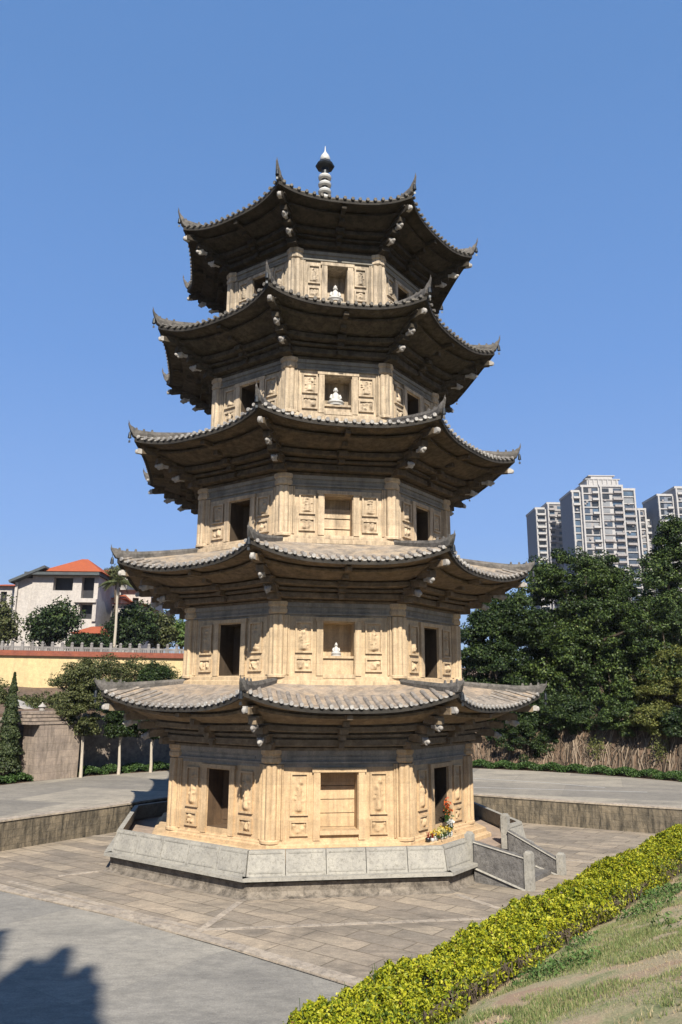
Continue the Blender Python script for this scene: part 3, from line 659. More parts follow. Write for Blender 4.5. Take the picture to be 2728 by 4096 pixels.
# road behind the wall, up to the circular far edge
arc = [(WC.x+RF*math.cos(a_), WC.y+RF*math.sin(a_)) for a_ in [R(x) for x in range(-8, 215, 4)]]
rin = [(p.x, p.y) for p in WL]
nnW = []
for i in range(len(WL)):
    t = (WL[min(i+1,len(WL)-1)]-WL[max(i-1,0)]).normalized(); nnW.append(Vector((-t.y, t.x, 0)))
rd = poly_sheet('road', [((p+n*.41).x, (p+n*.41).y) for p, n in zip(WL, nnW)]+arc, .302, M_ROAD)
mk = MB()
M_PAINT = flat('worn_white_paint', (.60,.58,.54), .8, .25)
def strip(pts, w_, z, mb):
    L_ = smooth_line(pts, 5); N = len(L_)
    for i in range(N-1):
        t = (L_[i+1]-L_[i]).normalized(); n = Vector((-t.y, t.x, 0))*w_/2; mb.add([L_[i]-n+UP*z, L_[i+1]-n+UP*z, L_[i+1]+n+UP*z, L_[i]+n+UP*z], [(0,1,2,3)])
pz = lambda x, y: tuple(atz(x, y, .31).xy)
strip([pz(1700,3106), pz(1885,3113), pz(2150,3128), pz(2420,3150)], .10, .307, mk)
strip([pz(1800,3147), pz(2000,3152), pz(2300,3160), pz(2590,3168)], .10, .307, mk)
tag(mk.build('road_marking', M_PAINT), kind='structure')
# terrain beyond the road
def bank_h(x, y):
    rho = math.hypot(x-WC.x, y-WC.y); right = x > 1.0
    n = noise.noise(Vector((x*.35, y*.35, 2)))*.35
    if right:
        t = max(0, min(1, (rho-18.0)/1.5)); z = .29+2.5*(t*t*(3-2*t))**.8
    else: t = max(0, min(1, (rho-18.75)/.15)); z = .29+2.75*t
    far = max(0, min(1, (rho-19.5)/45)); z += 4.2*far+(n if rho > 18 else 0)*min(1, max(0,(rho-18))) + max(0, min(1, (rho-90)/250))*3
    return z
mb = MB(); angs = [R(-14+228*i/190) for i in range(191)]; rhos = [16.5,17,17.6,18,18.2,18.4,18.6,18.76,18.9,19.1,19.4,20,21.5,24,28,34,42,52,66,90,140,220,340,600]
def tp(i, r):
    x = WC.x+r*math.cos(angs[i]); y = WC.y+r*math.sin(angs[i]); return (x, y, bank_h(x, y))
mb.grid(tp, range(len(angs)), rhos)
M_BANK = stone('root_covered_earth', (.30,.20,.135), (.20,.14,.095), (.045,.035,.022), .9, 14, 1.0, True, stlo=.43, sscale=2.2, bscale=9)
M_BANK2 = paving('upper_ground', (.20,.15,.09), (.13,.13,.06), None, (.05,.07,.03), .7, stlo=.42)
tag(mb.build('terrain', M_BANK, smooth=60), kind='structure')

# hedge line geometry and grassy bank
HP = Vector((-.33,-14.2,0)); HD = Vector((.638,.770,0)); HN = Vector((.770,-.638,0))
def slope_z(s):
    return -.53 if s < .25 else -.53+.41*min(s-.25, 7.9)
mb = MB()
def sp_(t, s):
    p = HP+HD*t+HN*s; z = slope_z(s)+(noise.noise(Vector((p.x*.8, p.y*.8, 0)))*.05 if s > .3 else 0); return (p.x, p.y, z)
ts = [-40+2*i for i in range(13)]+[-14+.5*i for i in range(90)]; ss = [-.05,.25]+[.25+.3*i for i in range(1, 28)]+[10,20,40]
mb.grid(lambda s, t: sp_(t, s), ss, ts); 
def soil_mat():
    m, nt, b = nmat('dry_lawn')
    tc = noisen(nt, 1.1, 6, .7, (1,1,1), w=3, dist=.5)
    c = rampn(nt, tc, [(.38,(.56,.37,.24)),(.48,(.60,.47,.28)),(.58,(.44,.40,.20)),(.70,(.20,.26,.08))])
    c = mixc(nt, 1.0, c, rampn(nt, noisen(nt, 35, 5, .8), [(.3,(.55,.57,.5)),(.7,(1.35,1.35,1.35))]), 'MULTIPLY')
    nt.links.new(c, b.inputs['Base Color']); b.inputs['Roughness'].default_value = .95
    bp = nt.nodes.new('ShaderNodeBump'); bp.inputs['Distance'].default_value = .012; nt.links.new(noisen(nt, 30, 8, .8), bp.inputs['Height']); nt.links.new(bp.outputs[0], b.inputs['Normal']); return m
tag(mb.build('grassy_slope', soil_mat(), smooth=80), kind='structure')

# ------------------------------------------------------------------ planting
LM_HEDGE = leafmat('golden_leaves', [(.14,(.05,.09,.01)),(.32,(.22,.30,.02)),(.50,(.48,.50,.025)),(.70,(.62,.60,.035)),(.92,(.80,.76,.10))], .30, .45, 1.6)
LM_UNDER = leafmat('hedge_inner_leaves', [(.2,(.05,.06,.015)),(.6,(.13,.12,.03)),(.9,(.24,.20,.06))], .2)
def hedge_height(t): return .54+.010*t+.05*math.sin(t*1.3)+.05*math.sin(t*3.1+1)+.03*math.sin(t*7.3)
hd = empty('hedge', HP+HD*8+UP*(-.5), 'long low clipped golden yellow green hedge along the foot of the grassy slope', 'hedge')
HW = 1.45
def hedge_leaves(n, t0, t1, size, mat, name, mode):
    t = RNG.uniform(t0, t1, n); q = RNG.uniform(0, 1, n)
    hh = .56+.010*t+.05*np.sin(t*1.3)+.05*np.sin(t*3.1+1)+.03*np.sin(t*7.3)
    edge = .10*np.sin(t*2.1)+.06*np.sin(t*5.7+.5)
    if mode == 'top':
        w_ = RNG.uniform(0, 1, n); z = hh*(1-np.abs(2*w_-1)**6*.2)+RNG.normal(0,.022,n)+.05*np.sin(t*9+w_*14)*np.cos(w_*11+t*3)+.035*np.sin(t*23+w_*31)
        s = w_*(HW+edge)
    else:
        side = RNG.uniform(0,1,n) < .5; zf = RNG.uniform(.0,1,n)
        s = np.where(side, .02+.04*RNG.normal(size=n)-.05*np.sin(zf*3.1), HW+.12+edge+.05*np.sin(zf*3.1)+.05*RNG.normal(size=n)); z = hh*np.where(side, .05+.85*zf, .52+.42*zf)
    g = np.where(s < .25, -.53, -.53+.41*(s-.25))
    s = s-.10+.10*np.clip(1-t/3,0,1.2)
    if mode == 'top':   # dark hollows where the clipped surface is thin
        hol = np.sin(t*4.3+w_*9)*np.sin(t*1.7-w_*6)*np.cos(t*7.9+w_*3) > .62; z = np.where(hol & (RNG.uniform(0,1,n) < .8), z-.16, z)
    P = np.stack([HP.x+HD.x*t+HN.x*s, HP.y+HD.y*t+HN.y*s, -.53+.12*np.clip(s,0,2)+z], 1)
    if mode == 'low': 
        P[:,2] = np.maximum(P[:,2], g+.02)
    N = RNG.normal(size=(n,3))*.75+[0,0,.75]
    if mode == 'low': N = RNG.normal(size=(n,3))
    V, F = leaf_quads(P, N, size, .55, .55); o = npmesh(name, V, F, mat, hd); o.location = -hd.location; return o
hedge_leaves(135000, -3.5, 19.3, .046, LM_HEDGE, 'hedge_top', 'top')
hedge_leaves(26000, -3.5, 19.3, .045, LM_HEDGE, 'hedge_side', 'low')
hedge_leaves(14000, -3.5, 19.3, .05, LM_UNDER, 'hedge_inner', 'low')
LM_DEAD = leafmat('dead_leaves', [(.2,(.16,.08,.03)),(.8,(.42,.26,.09))], .2)
hedge_leaves(1500, -3.5, 19.3, .05, LM_DEAD, 'dead_leaves', 'top'); hedge_leaves(16000, -3.5, 19.3, .075, LM_HEDGE, 'large_leaves', 'top')
mb = MB(); rs = random.Random(8)
for i in range(900):
    t = rs.uniform(-3.5, 19.3); s = rs.uniform(.0, HW); p = HP+HD*t+HN*s; z0 = -.53+.12*s+hedge_height(t)-.08
    mb.tube([(p.x,p.y,z0), (p.x+rs.uniform(-.05,.05), p.y+rs.uniform(-.05,.05), z0+rs.uniform(.10,.20))], [.006,.003], 3, False)
o = mb.build('shoots', M_STEM, hd); o.location = -hd.location
mb = MB(); rs = random.Random(5)
for i in range(1500):
    t = rs.uniform(-3.5, 19.3); s = rs.uniform(.2, HW+.08) if i % 3 else HW+rs.uniform(-.1,.12); p = HP+HD*t+HN*s; z0 = slope_z(s)-.03
    mb.tube([(p.x,p.y,z0), (p.x+rs.uniform(-.06,.06), p.y+rs.uniform(-.06,.06), z0+.25), (p.x+rs.uniform(-.14,.14), p.y+rs.uniform(-.14,.14), -.02+.1*s)], [.014,.010,.005], 3, False)
o = mb.build('stems', M_TRUNK, hd); o.location = -hd.location
# dark filler so that no light passes right through the hedge
mb = MB(); mb.grid(lambda s, t: HP+HD*t+HN*s+UP*(-.53+.11*s+hedge_height(t)-.09), [.12,.5,.9,1.3], [-3.5+.4*i for i in range(58)])
o = mb.build('dark_filler', M_TRUNK, hd); o.location = -hd.location
# grass tufts and weeds on the slope
LM_GRASS = leafmat('grass_blades', [(.15,(.50,.44,.22)),(.45,(.32,.36,.13)),(.8,(.16,.26,.07))], .3, .4, 1.)
def blades(n, tmin, tmax, smin, smax, h, name, mat, thr, seedz):
    t = RNG.uniform(tmin, tmax, n*3); s = RNG.uniform(smin, smax, n*3); x = HP.x+HD.x*t+HN.x*s; y = HP.y+HD.y*t+HN.y*s
    k = np.array([noise.fractal(Vector((a_*.9, b_*.9, seedz)), .8, 2.2, 4) for a_, b_ in zip(x, y)])
    m = k > thr; x, y, s = x[m][:n], y[m][:n], s[m][:n]; n = len(x)
    z = np.where(s < .25, -.53, -.53+.41*(np.minimum(s, 8.1)-.25))-.02
    P = np.stack([x, y, z], 1); a = RNG.uniform(0, 2*math.pi, n); wv = np.stack([np.cos(a), np.sin(a), a*0], 1)*.008*(h/.08)**.5
    tip = np.stack([RNG.normal(0,.35,n), RNG.normal(0,.35,n), RNG.uniform(.6,1.3,n)], 1)*h
    V = np.stack([P-wv, P+wv, P+tip], 1).reshape(-1,3); o = npmesh(name, V, np.arange(3*n).reshape(n,3), mat); return tag(o, kind='stuff')
tag(blades(190000, -9, 18, 1.75, 7.0, .065, 'grass', LM_GRASS, .0, 1.3), 'short patchy green and straw grass growing on the slope', 'grass')
LM_DRY = leafmat('dry_grass', [(.2,(.45,.35,.19)),(.8,(.68,.56,.34))], .3, .2)
tag(blades(60000, -9, 18, 1.4, 7.0, .05, 'dry_grass', LM_DRY, -.25, 6.1), 'thin dry straw coloured grass on the slope', 'dry grass')
# weeds along the shaded foot of the hedge
LM_WEED = leafmat('weed_leaves', [(.2,(.07,.14,.03)),(.8,(.20,.33,.09))], .3, .2)
n = 26000; t = RNG.uniform(-6, 19, n); s = 1.62+np.abs(RNG.normal(0,1.3,n)); x = HP.x+HD.x*t+HN.x*s; y = HP.y+HD.y*t+HN.y*s
k = np.array([noise.noise(Vector((a_*.7, b_*.7, 9))) for a_, b_ in zip(x, y)])*1.6+np.clip((t-10)*.05,-.15,.4)-np.abs(s-2)*.12; m_ = k > .24
P = np.stack([x, y, -.53+.41*(s-.25)+RNG.uniform(0,.16,n)], 1)[m_]
V, F = leaf_quads(P, RNG.normal(size=P.shape)+[0,0,.6], .05); tag(npmesh('weeds', V, F, LM_WEED), 'low dark green weeds at the uphill foot of the golden hedge', 'weeds', kind='stuff')

# ---- trees
LEAF_BANYAN = leafmat('banyan_leaves', [(.2,(.012,.026,.008)),(.45,(.035,.066,.014)),(.7,(.115,.17,.035)),(.92,(.26,.31,.075))], .16, .55, .45)
LEAF_DARK = leafmat('dark_leaves', [(.2,(.012,.028,.010)),(.5,(.035,.066,.018)),(.9,(.14,.20,.045))], .25, .5, .5)
LEAF_OLIVE = leafmat('olive_leaves', [(.15,(.05,.07,.02)),(.5,(.12,.14,.045)),(.9,(.24,.24,.10))], .3, .4, .6)
LEAF_LIGHT = leafmat('light_leaves', [(.15,(.07,.13,.03)),(.5,(.16,.26,.06)),(.9,(.30,.38,.12))], .35, .4, .6)
LEAF_YEL = leafmat('yellowish_leaves', [(.15,(.06,.08,.02)),(.5,(.16,.18,.04)),(.9,(.32,.32,.08))], .3, .4, .6)
LEAF_CYP = leafmat('cypress_leaves', [(.15,(.03,.05,.02)),(.5,(.07,.10,.035)),(.9,(.14,.17,.06))], .25, .4, .6)
def sample_crown(ells, nclump, nleaf, crad, up=.5):
    vol = np.array([e[3]*e[4]*e[5] for e in ells])**.75; cnt = np.maximum(3, (nclump*vol/vol.sum()).astype(int)); P = []; N = []; CC = []
    for e, c in zip(ells, cnt):
        d = RNG.normal(size=(c,3)); d /= np.linalg.norm(d, axis=1, keepdims=True); r = RNG.uniform(.25,1.0,(c,1))**.5*RNG.uniform(.85,1.12,(c,1))
        C = np.array(e[:3])+d*r*np.array(e[3:6]); CC.append(C)
        per = max(8, int(nleaf/cnt.sum()))
        for q in range(c):
            cr = crad*RNG.uniform(.55,1.35); dd = RNG.normal(size=(per,3)); dd /= np.linalg.norm(dd, axis=1, keepdims=True)
            rr_ = RNG.uniform(.55,1.1,(per,1)); pp = C[q]+dd*rr_*cr*np.array([1.15,1.15,.72]); pp[:,2] -= .25*cr*(dd[:,0]**2+dd[:,1]**2)
            P.append(pp); N.append(dd*.6+RNG.normal(size=(per,3))*.5+[0,0,up])
    return np.concatenate(P), np.concatenate(N), np.concatenate(CC)
def tree(name, base, ells, nclump, nleaf, leaf, crad, mat, label, cat='tree', group=None, trunk=.25, tmat=None, limbs=9, lean=(0,0), aerial=0, ttop=None):
    """ells: crown ellipsoids (x,y,z,rx,ry,rz) in world metres"""
    base = Vector(base); root = empty(name, base, label, cat, group); ells = [tuple(e) for e in ells]
    P, N, CC = sample_crown(ells, nclump, nleaf, crad); V, F = leaf_quads(P-np.array(base), N, leaf, .6); npmesh('crown', V, F, mat, root)
    cz = sum(e[2] for e in ells)/len(ells); cx = ells[0][0]; cy = ells[0][1]; top = Vector((cx, cy, ttop or ells[0][2]))-base; mb = MB()
    mid = top*.5+Vector((random.uniform(-.15,.15)*trunk*4, random.uniform(-.1,.1), 0))
    mb.tube([(0,0,-.3), top*.15+Vector((trunk*.2,0,0)), mid, top*.8, top], [trunk*1.35, trunk, trunk*.8, trunk*.55, trunk*.25], 9)
    idx = RNG.permutation(len(CC))[:limbs]
    for i in idx:
        c = Vector(CC[i])-base; st = top*random.uniform(.35,.8); m2 = st.lerp(c, .5)+Vector((0,0,.12*(c-st).length)); mb.tube([st, m2, c], [trunk*.42, trunk*.25, trunk*.08], 6, False)
    for i in range(aerial):
        c = Vector(CC[RNG.integers(len(CC))])-base; x = c.x; y = c.y; mb.tube([(x,y,c.z), (x+.1,y,c.z*.5), (x+random.uniform(-.2,.2), y, -.3)], [.03,.04,.06], 5, False)
    mb.build('trunk', tmat or M_TRUNK, root, 50); return root
def px_ell(x0, y0, x1, y1, Y, depth=None, grow=1.0):
    """ellipsoid filling a pixel box at depth Y"""
    c = at((x0+x1)/2, (y0+y1)/2, Y); rx = (at(x1, (y0+y1)/2, Y)-at(x0, (y0+y1)/2, Y)).length/2*grow; rz = (at((x0+x1)/2, y0, Y)-at((x0+x1)/2, y1, Y)).length/2*grow
    return (c.x, c.y, c.z, rx, depth or rx*.8, rz)
def Yrho(px, py, rho):
    """depth at which the sight line crosses the bank's circle of radius rho"""
    lo, hi = 2., 40.
    for _ in range(40):
        m_ = (lo+hi)/2; q = at(px, py, m_)
        if math.hypot(q.x-WC.x, q.y-WC.y) < rho: lo = m_
        else: hi = m_
    return lo
# right: the great banyan and its neighbours
Yb = 21
ells = [px_ell(2080,2330,2600,2760,Yb,3.5), px_ell(2140,2190,2420,2420,Yb,2.4), px_ell(2300,2200,2520,2420,Yb,2.2), px_ell(2020,2480,2330,2820,Yb-1,2.6), px_ell(2380,2300,2720,2700,Yb-.5,3),
        px_ell(2120,2620,2560,2900,Yb-1.5,2.2), px_ell(2090,2240,2240,2420,Yb,1.4), px_ell(2430,2560,2728,2820,Yb-1.2,2.4)]
c0 = at(2330, 2900, Yb); tree('banyan_tree', (c0.x, c0.y, bank_h(c0.x,c0.y)), ells, 520, 170000, .15, .55, LEAF_BANYAN, 'huge dark spreading banyan tree right of the pagoda above the root covered bank', trunk=.7, limbs=30, aerial=14)
ells = [px_ell(1840,2400,2090,2680,19,2.0), px_ell(1920,2340,2170,2560,19,1.8), px_ell(1820,2560,2130,2800,18.5,1.8)]
c0 = at(1990, 2900, 19); tree('broadleaf_tree', (c0.x, c0.y, bank_h(c0.x,c0.y)), ells, 190, 60000, .14, .45, LEAF_DARK, 'dark green tree directly right of the pagoda at second storey height', trunk=.25, limbs=12)
ells = [px_ell(2570,2180,2820,2520,24,2.4), px_ell(2640,2050,2770,2300,24,1.5), px_ell(2520,2380,2880,2800,23,2.8)]
c0 = at(2700, 2900, 24); tree('broadleaf_tree', (c0.x, c0.y, bank_h(c0.x,c0.y)), ells, 240, 70000, .16, .5, LEAF_BANYAN, 'tall dark tree with pointed top cut by the right frame edge', trunk=.35, limbs=12)
ells = [px_ell(2490,2660,2780,2880,18,1.5), px_ell(2620,2560,2800,2760,18.2,1.2)]
c0 = at(2640, 2920, 18.6); tree('shrub', (c0.x, c0.y, bank_h(c0.x,c0.y)), ells, 90, 22000, .12, .38, LEAF_YEL, 'yellowish green shrub below the tall tree at the right edge', 'shrub', trunk=.08, limbs=14)
yq = Yrho(2050,2900,18.9); ells = [px_ell(1880,2720,2200,2960,yq,1.2), px_ell(2080,2760,2330,2940,Yrho(2200,2900,19.2),1.2)]
c0 = at(2150, 2930, 17.8); tree('hanging_shrub', (c0.x, c0.y, bank_h(c0.x,c0.y)), ells, 130, 34000, .12, .36, LEAF_DARK, 'dark tangled shrub drooping over the bank beneath the banyan', 'shrub', trunk=.08, limbs=16)
for x0_, y0_, x1_, y1_, m_, lb_ in [(2200,2800,2400,2930,LEAF_DARK,'dark shrub on the bank edge below the middle of the banyan'), (2380,2800,2570,2935,LEAF_BANYAN,'dark shrub on the bank edge left of the yellowish shrub'), (2540,2820,2700,2925,LEAF_YEL,'olive shrub drooping over the bank edge near the right side'), (2650,2830,2820,2945,LEAF_DARK,'dark shrub on the bank edge at the right frame edge')]:
    yq = Yrho((x0_+x1_)/2, y1_, 19.0); c0 = at((x0_+x1_)/2, y1_, yq); tree('bank_shrub', (c0.x, c0.y, bank_h(c0.x,c0.y)), [px_ell(x0_,y0_,x1_,y1_,yq-.2,.9)], 40, 11000, .11, .3, m_, lb_, 'shrub', 'shrubs along the top of the earth bank', trunk=.05, limbs=7)
yq = Yrho(2110,2990,18.2); ells = [px_ell(2000,2860,2220,3050,yq,.7)]
c0 = at(2110, 3050, yq); tree('ivy_bush', (c0.x, c0.y, bank_h(c0.x,c0.y)), ells, 50, 11000, .085, .26, LEAF_DARK, 'dark ivy mound clinging to the bank just right of the pagoda', 'ivy', trunk=.04, limbs=8)
for i, (x, y, r_, lab) in enumerate([(2385,2985,32,'small bright green fern on the root covered bank'), (2640,2990,28,'small fern on the bank near the right frame edge')]):
    c0 = at(x, y, Yrho(x, y, 18.2)); o = empty('fern', c0, lab, 'fern', 'ferns on the earth bank'); n_ = 260; q = RNG.normal(size=(n_,3))*[.22,.12,.30]
    leaves_obj('fronds', q, RNG.normal(size=(n_,3))+[0,-1,.5], .12, LEAF_YEL, o, .3); mb = MB(); mb.tube([(0,.25,-.3),(0,.1,0)], [.03,.01], 5); mb.build('stem', M_TRUNK, o)
# hanging roots and dry stems on the bank (one countless mass)
mb = MB(); rs = random.Random(9)
for i in range(620):
    ang = R(rs.uniform(8, 80)); rho = 18.0; pts = []; w_ = rs.uniform(-.022,.022)
    top = rs.uniform(.55,1.0); bot = rs.uniform(0,.45)
    for q in range(5):
        f = top+(bot-top)*q/4; rr_ = 17.93+1.5*f; a_ = ang+w_*q/4+rs.uniform(-.009,.009); x = WC.x+rr_*math.cos(a_); y = WC.y+rr_*math.sin(a_); pts.append((x-.04*math.cos(a_), y-.04*math.sin(a_), bank_h(x,y)+.05))
    mb.tube(pts, rs.uniform(.010,.028), 4, False)
M_ROOT = leafmat('dry_roots', [(.2,(.06,.045,.03)),(.55,(.19,.14,.095)),(.9,(.46,.36,.26))], 0, .25, 1)
tag(mb.build('hanging_roots', M_ROOT), 'pale dry roots and stems hanging down the earth bank behind the road', 'roots', kind='stuff')
# ground cover strips along the far road edge
LM_COVER = leafmat('ground_cover_leaves', [(.15,(.03,.07,.02)),(.55,(.07,.14,.03)),(.9,(.16,.26,.07))], .3, .4, 1.)
n = 60000; a_ = np.radians(RNG.uniform(8, 165, n)); rr_ = RF+.15+RNG.uniform(0,1.1,n); h_ = .30*np.sqrt(np.clip(1-((rr_-RF-.7)/.75)**2,0,1))
P = np.stack([WC.x+rr_*np.cos(a_), WC.y+rr_*np.sin(a_), .30+h_*RNG.uniform(.3,1.1,n)+.07*np.sin(a_*90)], 1)
V, F = leaf_quads(P, RNG.normal(size=P.shape)+[0,-.3,.8], .10); tag(npmesh('ground_cover', V, F, LM_COVER), 'low green ground cover strip along the far edge of the road', 'ground cover', kind='stuff')
# ---- left: stone wall, steps, planting
M_BLOCK = stone('pink_block_stone', (.50,.41,.33), (.38,.31,.255), (.13,.11,.09), .65, 26, .8, True, sscale=3, course=.3, joint=.5)
def arcline(a0, a1, r, n=24): return [Vector((WC.x+r*math.cos(R(a0+(a1-a0)*i/n)), WC.y+r*math.sin(R(a0+(a1-a0)*i/n)), 0)) for i in range(n+1)]
sw = empty('stone_wall', (-9,16,.3), 'tall dark stone block retaining wall behind the young trees left of the pagoda', 'wall')
shifted(ribbon(arcline(108, 190, 18.45), -.35, 0, .1, 2.75, MB()).build('wall_body', stone('block_wall', (.40,.33,.27), (.30,.25,.20), (.12,.10,.08), .7, 20, 1.0, False, sscale=2, bscale=5)), sw)
shifted(ribbon(arcline(108, 190, 18.5), -.42, .06, 2.75, 2.87, MB()).build('coping', M_KERB), sw)
p0 = at(190, 3060, 10.6); ab = empty('stone_stair_block', (p0.x, p0.y, .3), 'sunlit pinkish stone block with stepped top at the far left by the road', 'stair block')
fA = Vector((.62,.78,0)).normalized(); fB = Vector((-.78,.62,0)); w1 = 2.05
mb = MB(); mb.box((0,.25,1.15), (w1, 1.2, 2.3), (fA, fB, UP)); mb.build('body', M_BLOCK, ab)
for i in range(4):
    mb = MB(); mb.box(Vector((0,0,2.36+.14*i))+fB*(.22+.12*i)-fA*.04*i, (w1+.5-.18*i, 1.4-.16*i, .11), (fA, fB, UP)); mb.build('step', M_BLOCK, ab)
p1 = at(167, 2850, 10.8); o = empty('stone_lantern', (p1.x, p1.y, 2.92), 'small pale stone lantern on top of the stepped block', 'lantern')
mb = MB(); mb.lathe((0,0,0), [(.13,-.05),(.13,.03),(.06,.06),(.06,.20),(.12,.24),(.12,.40)], 8); mb.build('post', M_HEAD, o); mb = MB(); mb.lathe((0,0,.4), [(.19,0),(.17,.03),(.04,.14),(.015,.2)], 8); mb.build('cap', M_HEAD, o)
def gz(x, y): return bank_h(x, y)
# young street trees with pale trunks
G = 'young trees with pale trunks left of the pagoda'
for (tx, ty, box_, Y, mat, lab) in [(325,3080,(235,2680,430,2960),11.2,LEAF_OLIVE,'young round tree with whitewashed trunk, leftmost of three beside the road'),
        (475,3075,(415,2790,560,2940),12.6,LEAF_DARK,'middle young tree with thin pale trunk, half under the eave tip'),
        (603,3060,(540,2780,690,2950),13.6,LEAF_DARK,'young tree with pale trunk nearest the pagoda wall on the left')]:
    e = [px_ell(*box_, Y, None, .95), px_ell(box_[0]+40, box_[1]-60, box_[2]-50, box_[1]+120, Y)]
    b = at(tx, ty, Y); r_ = tree('young_tree', (b.x, b.y, .3), e, 64, 20000, .10, .33, mat, lab, group=G, trunk=.07, tmat=M_PALETRUNK, limbs=8)
def conifer(name, bx, by, zb, ztop, rad, n, mat, label, leaf=.12, zlow=.08, group=None, jag=.35):
    root = empty(name, (bx, by, zb), label, 'tree', group); H_ = ztop-zb; f = RNG.uniform(zlow, 1, n)**.85; a_ = RNG.uniform(0, 2*math.pi, n)
    lay = 1-jag*((f*H_*1.6) % 1.0); rr_ = rad*(1-f)**.8*np.sqrt(RNG.uniform(.15,1,n))*lay*(1+.18*np.sin(a_*5+f*20))
    P = np.stack([rr_*np.cos(a_), rr_*np.sin(a_), f*H_-.25*rr_], 1); N = np.stack([np.cos(a_), np.sin(a_), a_*0+.6], 1)+RNG.normal(size=(n,3))*.6
    V, F = leaf_quads(P, N, leaf, .45); npmesh('crown', V, F, mat, root); mb = MB(); mb.tube([(0,0,-.3),(0,0,H_*.5),(0,0,H_*.97)], [rad*.12+.05,rad*.07,.01], 7); mb.build('trunk', M_TRUNK, root)
b = at(20, 3090, 9.4); t_ = at(20, 2690, 9.4); conifer('cypress', b.x, b.y, .3, t_.z, .78, 12000, LEAF_CYP, 'dark conical cypress with pointed tip at the left frame edge', .11)
# shrubs and loose trees between the stone wall and the yellow wall
for nm, boxes, Y, mat, nl, lf, cr, lab, cat in [
    ('loose_tree', [(200,2640,420,2860),(290,2620,520,2780)], 16.5, LEAF_OLIVE, 11000, .11, .42, 'feathery olive tree in front of the yellow wall', 'tree'),
    ('loose_tree', [(440,2630,640,2760),(520,2640,700,2760)], 18.5, LEAF_OLIVE, 10000, .11, .4, 'feathery olive tree over the lowest roof beside the second storey', 'tree'),
    ('dense_shrub', [(560,2650,690,2760)], 17.2, LEAF_DARK, 5000, .10, .35, 'dense dark green shrub left of the second storey wall', 'shrub'),
    ('dense_shrub', [(690,2700,770,2760)], 17.4, LEAF_OLIVE, 2500, .10, .25, 'small olive shrub touching the second storey wall edge', 'shrub'),
    ('dense_shrub', [(60,2760,280,2900)], 15.0, LEAF_OLIVE, 9000, .11, .36, 'olive shrub behind the cypress above the stone wall', 'shrub'),
    ('dense_shrub', [(100,2830,250,2960)], 14.2, LEAF_DARK, 6000, .10, .33, 'dark green shrub right behind the stone lantern', 'shrub'),
    ('dense_shrub', [(400,2760,620,2900)], 16.0, LEAF_DARK, 9000, .10, .4, 'dark shrub mass behind the lowest roof tip on the left', 'shrub'),
    ('dense_shrub', [(-60,2740,60,2900)], 15.5, LEAF_OLIVE, 5000, .11, .36, 'olive shrub at the left frame edge behind the cypress tip', 'shrub')]:
    e = [px_ell(*b_, Y) for b_ in boxes]; c0 = at((boxes[0][0]+boxes[0][2])/2, boxes[0][3], Y)
    g_ = gz(c0.x, c0.y); tree(nm, (c0.x, c0.y, min(g_, c0.z)), e, 34*len(e), nl, lf, cr, mat, lab, cat, trunk=.06, limbs=7)
o_ = at(118, 2815, 14.0); o = empty('thatch_hut', (o_.x, o_.y, gz(o_.x,o_.y)), 'pale sloping roof of a small shelter among the shrubs at far left', 'shelter')
h_ = o_.z-gz(o_.x,o_.y); mb = MB(); mb.box((0,0,h_-.15), (1.5,1.3,.1), (Vector((.92,.2,-.3)).normalized(), Vector((-.15,.98,.1)).normalized(), Vector((.3,0,.95)).normalized())); mb.build('roof', M_HEAD, o); mb = MB()
for s in (-.5,.5): mb.box((s,0,h_/2-.2), (.09,.09,h_))
mb.build('post', M_TRUNK, o)
# ---- yellow wall with red coping
M_YEL = stone('yellow_plaster', (.80,.63,.33), (.76,.60,.32), (.45,.33,.2), .3, 20, .15)
M_COP = stone('red_brown_tiles', (.36,.12,.07), (.30,.10,.065), (.15,.06,.05), .4, 30, .5)
y0 = at(-250, 2755, 26); y1 = at(1500, 2755, 33); yl = [Vector((y0.x,y0.y,0)), Vector((y1.x,y1.y,0))]; YT0 = at(0, 2636, 27).z
zt_ = (at(0,2640,27).z)+.30; yw = empty('yellow_wall', (y0.x, y0.y, 3.2), 'long yellow plastered wall with red brown coping on the left behind the shrubs', 'wall')
shifted(ribbon(yl, 0, .3, 2.6, zt_, MB()).build('wall_body', M_YEL), yw)
shifted(ribbon(yl, -.2, .5, zt_, zt_+.16, MB()).build('coping', M_COP), yw); shifted(ribbon(yl, -.08, .38, zt_+.16, zt_+.34, MB()).build('coping_ridge', M_COP), yw)
# balustrade behind the wall
b0_ = at(-200, 2590, 36); b1_ = at(780, 2596, 40); bl = empty('balustrade', (b0_.x, b0_.y, b0_.z-1.5), 'pale stone balustrade rising just behind the red coping of the yellow wall', 'balustrade')
dv = b1_-b0_; dv.z = 0; n_ = 26; M_BAL = stone('pale_balustrade_stone', (.36,.34,.32), (.27,.25,.24), (.12,.11,.10), .5, 20, .5)
du = dv.normalized(); dn = Vector((-du.y, du.x, 0))
for i in range(n_):
    mb = MB(); p = dv*(i/(n_-1)); mb.box(p+UP*.95, (.22,.22,1.9), (du,dn,UP)); mb.blob(p+UP*1.98, .13, 8, 6); mb.build('post', M_BAL, bl)
mb = MB()
mb.box(dv*.5+UP*1.65, (dv.length,.12,.14), (du,dn,UP)); mb.box(dv*.5+UP*.75, (dv.length,.12,.9), (du,dn,UP))
for i in range(120): mb.box(dv*((i+.5)/120)+UP*1.35, (.10,.1,.5), (du,dn,UP))
mb.build('railing', M_BAL, bl)

